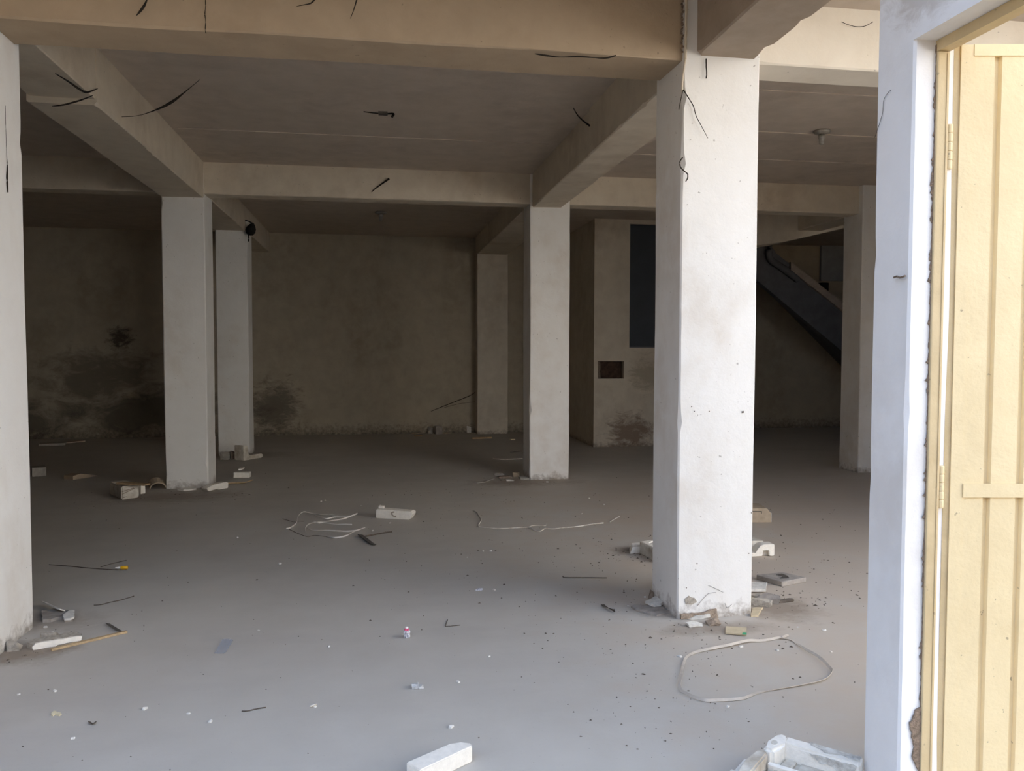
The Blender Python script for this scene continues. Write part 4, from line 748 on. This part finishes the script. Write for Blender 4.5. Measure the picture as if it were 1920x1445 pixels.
# dirt flecks: nobody could count them
rn = random.Random(77); b = B()
def fleck(x, y, s):
    a = rn.uniform(0, 2 * PI); k = rn.uniform(.25, .8); n = 5
    ring = [b.verts.new((x + s * math.cos(a) * math.cos(2 * PI * i / n) * rn.uniform(.7, 1.1) - s * k * math.sin(a) * math.sin(2 * PI * i / n), y + s * math.sin(a) * math.cos(2 * PI * i / n) * rn.uniform(.7, 1.1) + s * k * math.cos(a) * math.sin(2 * PI * i / n), .0005)) for i in range(n)]
    top = b.verts.new((x + rn.uniform(-.2, .2) * s, y, .001 + s * rn.uniform(.3, .7)))
    for i in range(n): b.faces.new((ring[i], ring[(i + 1) % n], top))
keep = []
for o in C.objects:
    if o.parent is None and o.get('category') and o.get('kind') is None and o.location.z < .05 and o.get('group') is None:
        pts_ = [o.matrix_basis @ ch.matrix_basis @ v.co for ch in o.children if ch.type == 'MESH' for v in ch.data.vertices] + ([o.matrix_basis @ v.co for v in o.data.vertices] if o.type == 'MESH' else [])
        xs = [p.x for p in pts_]; ys = [p.y for p in pts_]; c_ = (min(xs), max(xs), min(ys), max(ys))
        if (c_[1] - c_[0]) * (c_[3] - c_[2]) < .12: keep.append(c_)
def inside(x, y): return any(c[0] - .015 < x < c[1] + .015 and c[2] - .015 < y < c[3] + .015 for c in keep) or any(c[0] - .03 < x < c[1] + .03 and c[2] - .03 < y < c[3] + .03 for c in COL)
def scatter(n, x0, x1, y0, y1, s0, s1):
    for _ in range(n):
        x = rn.uniform(x0, x1); y = rn.uniform(y0, y1)
        if not inside(x, y): fleck(x, y, .85 * (s0 + (s1 - s0) * rn.random() ** 2.5))
scatter(340, 1.2, 4.4, 3.0, 8.5, .003, .016)
scatter(170, 1.5, 3.4, 4.6, 6.6, .004, .014)
scatter(230, -.2, 1.7, 4.3, 9.0, .003, .014)
scatter(130, -1.9, 1.6, 2.9, 5.2, .002, .008)
scatter(160, -3.0, 1.6, 5.0, 10.5, .003, .014)
scatter(150, .8, 1.75, 2.9, 4.3, .002, .009)
for c, rr, n in (((2.451, 4.601, 0), .2, 90), ((1.911, 5.869, 0), .22, 80), ((1.859, 4.231, 0), .25, 60), ((-2.087, 8.981, 0), .5, 60), ((-1.783, 4.552, 0), .2, 60), ((1.631, 9.464, 0), .5, 60)):
    for _ in range(n):
        x = c[0] + rn.gauss(0, rr); y = c[1] + rn.gauss(0, rr * .6)
        if not inside(x, y): fleck(x, y, .003 + .012 * rn.random() ** 2)
obj('dirt_flecks', b, M['fleck'], None, 'dark dirt flecks strewn over the concrete floor', 'dirt', None, 'stuff')

# ------------------------------------------------------------------ light and camera
W_ = bpy.data.worlds.new('sky'); S.world = W_; W_.use_nodes = True; nt = W_.node_tree
bg = nt.nodes['Background']; tc = nt.nodes.new('ShaderNodeTexCoord')
sep = nt.nodes.new('ShaderNodeSeparateXYZ'); nt.links.new(tc.outputs['Generated'], sep.inputs[0])
cr = nt.nodes.new('ShaderNodeValToRGB'); nt.links.new(sep.outputs[2], cr.inputs[0])
cr.color_ramp.elements[0].position = 0; cr.color_ramp.elements[0].color = (.76, .90, 1.10, 1)
cr.color_ramp.elements[1].position = .7; cr.color_ramp.elements[1].color = (.52, .76, 1.22, 1)
nt.links.new(cr.outputs[0], bg.inputs[0]); bg.inputs[1].default_value = 1.05
sun = bpy.data.lights.new('sun', 'SUN'); sun.energy = 26; sun.angle = math.radians(1.5); sun.color = (1, .98, .95)
so = bpy.data.objects.new('sun', sun); C.objects.link(so)
so.rotation_euler = Vector((.6 * .64, -.8 * .64, -.77)).to_track_quat('-Z', 'Y').to_euler()

cam = bpy.data.cameras.new('camera'); co = bpy.data.objects.new('camera', cam); C.objects.link(co); S.camera = co
cam.sensor_fit = 'HORIZONTAL'; cam.sensor_width = 36; cam.lens = 28.7383; cam.clip_start = .02; cam.clip_end = 300
co.matrix_world = Matrix.Translation((0, 0, 1.55)) @ Matrix([[0.986603, 0.005684, -0.163038], [-0.163129, 0.044388, -0.985606], [0.001635, 0.998998, 0.044721]]).to_4x4()
S.view_settings.view_transform = 'Standard'; S.view_settings.look = 'None'; S.view_settings.gamma = 1
S.view_settings.exposure = 1.08
S.cycles.max_bounces = 12; S.cycles.diffuse_bounces = 8; S.cycles.use_denoising = True
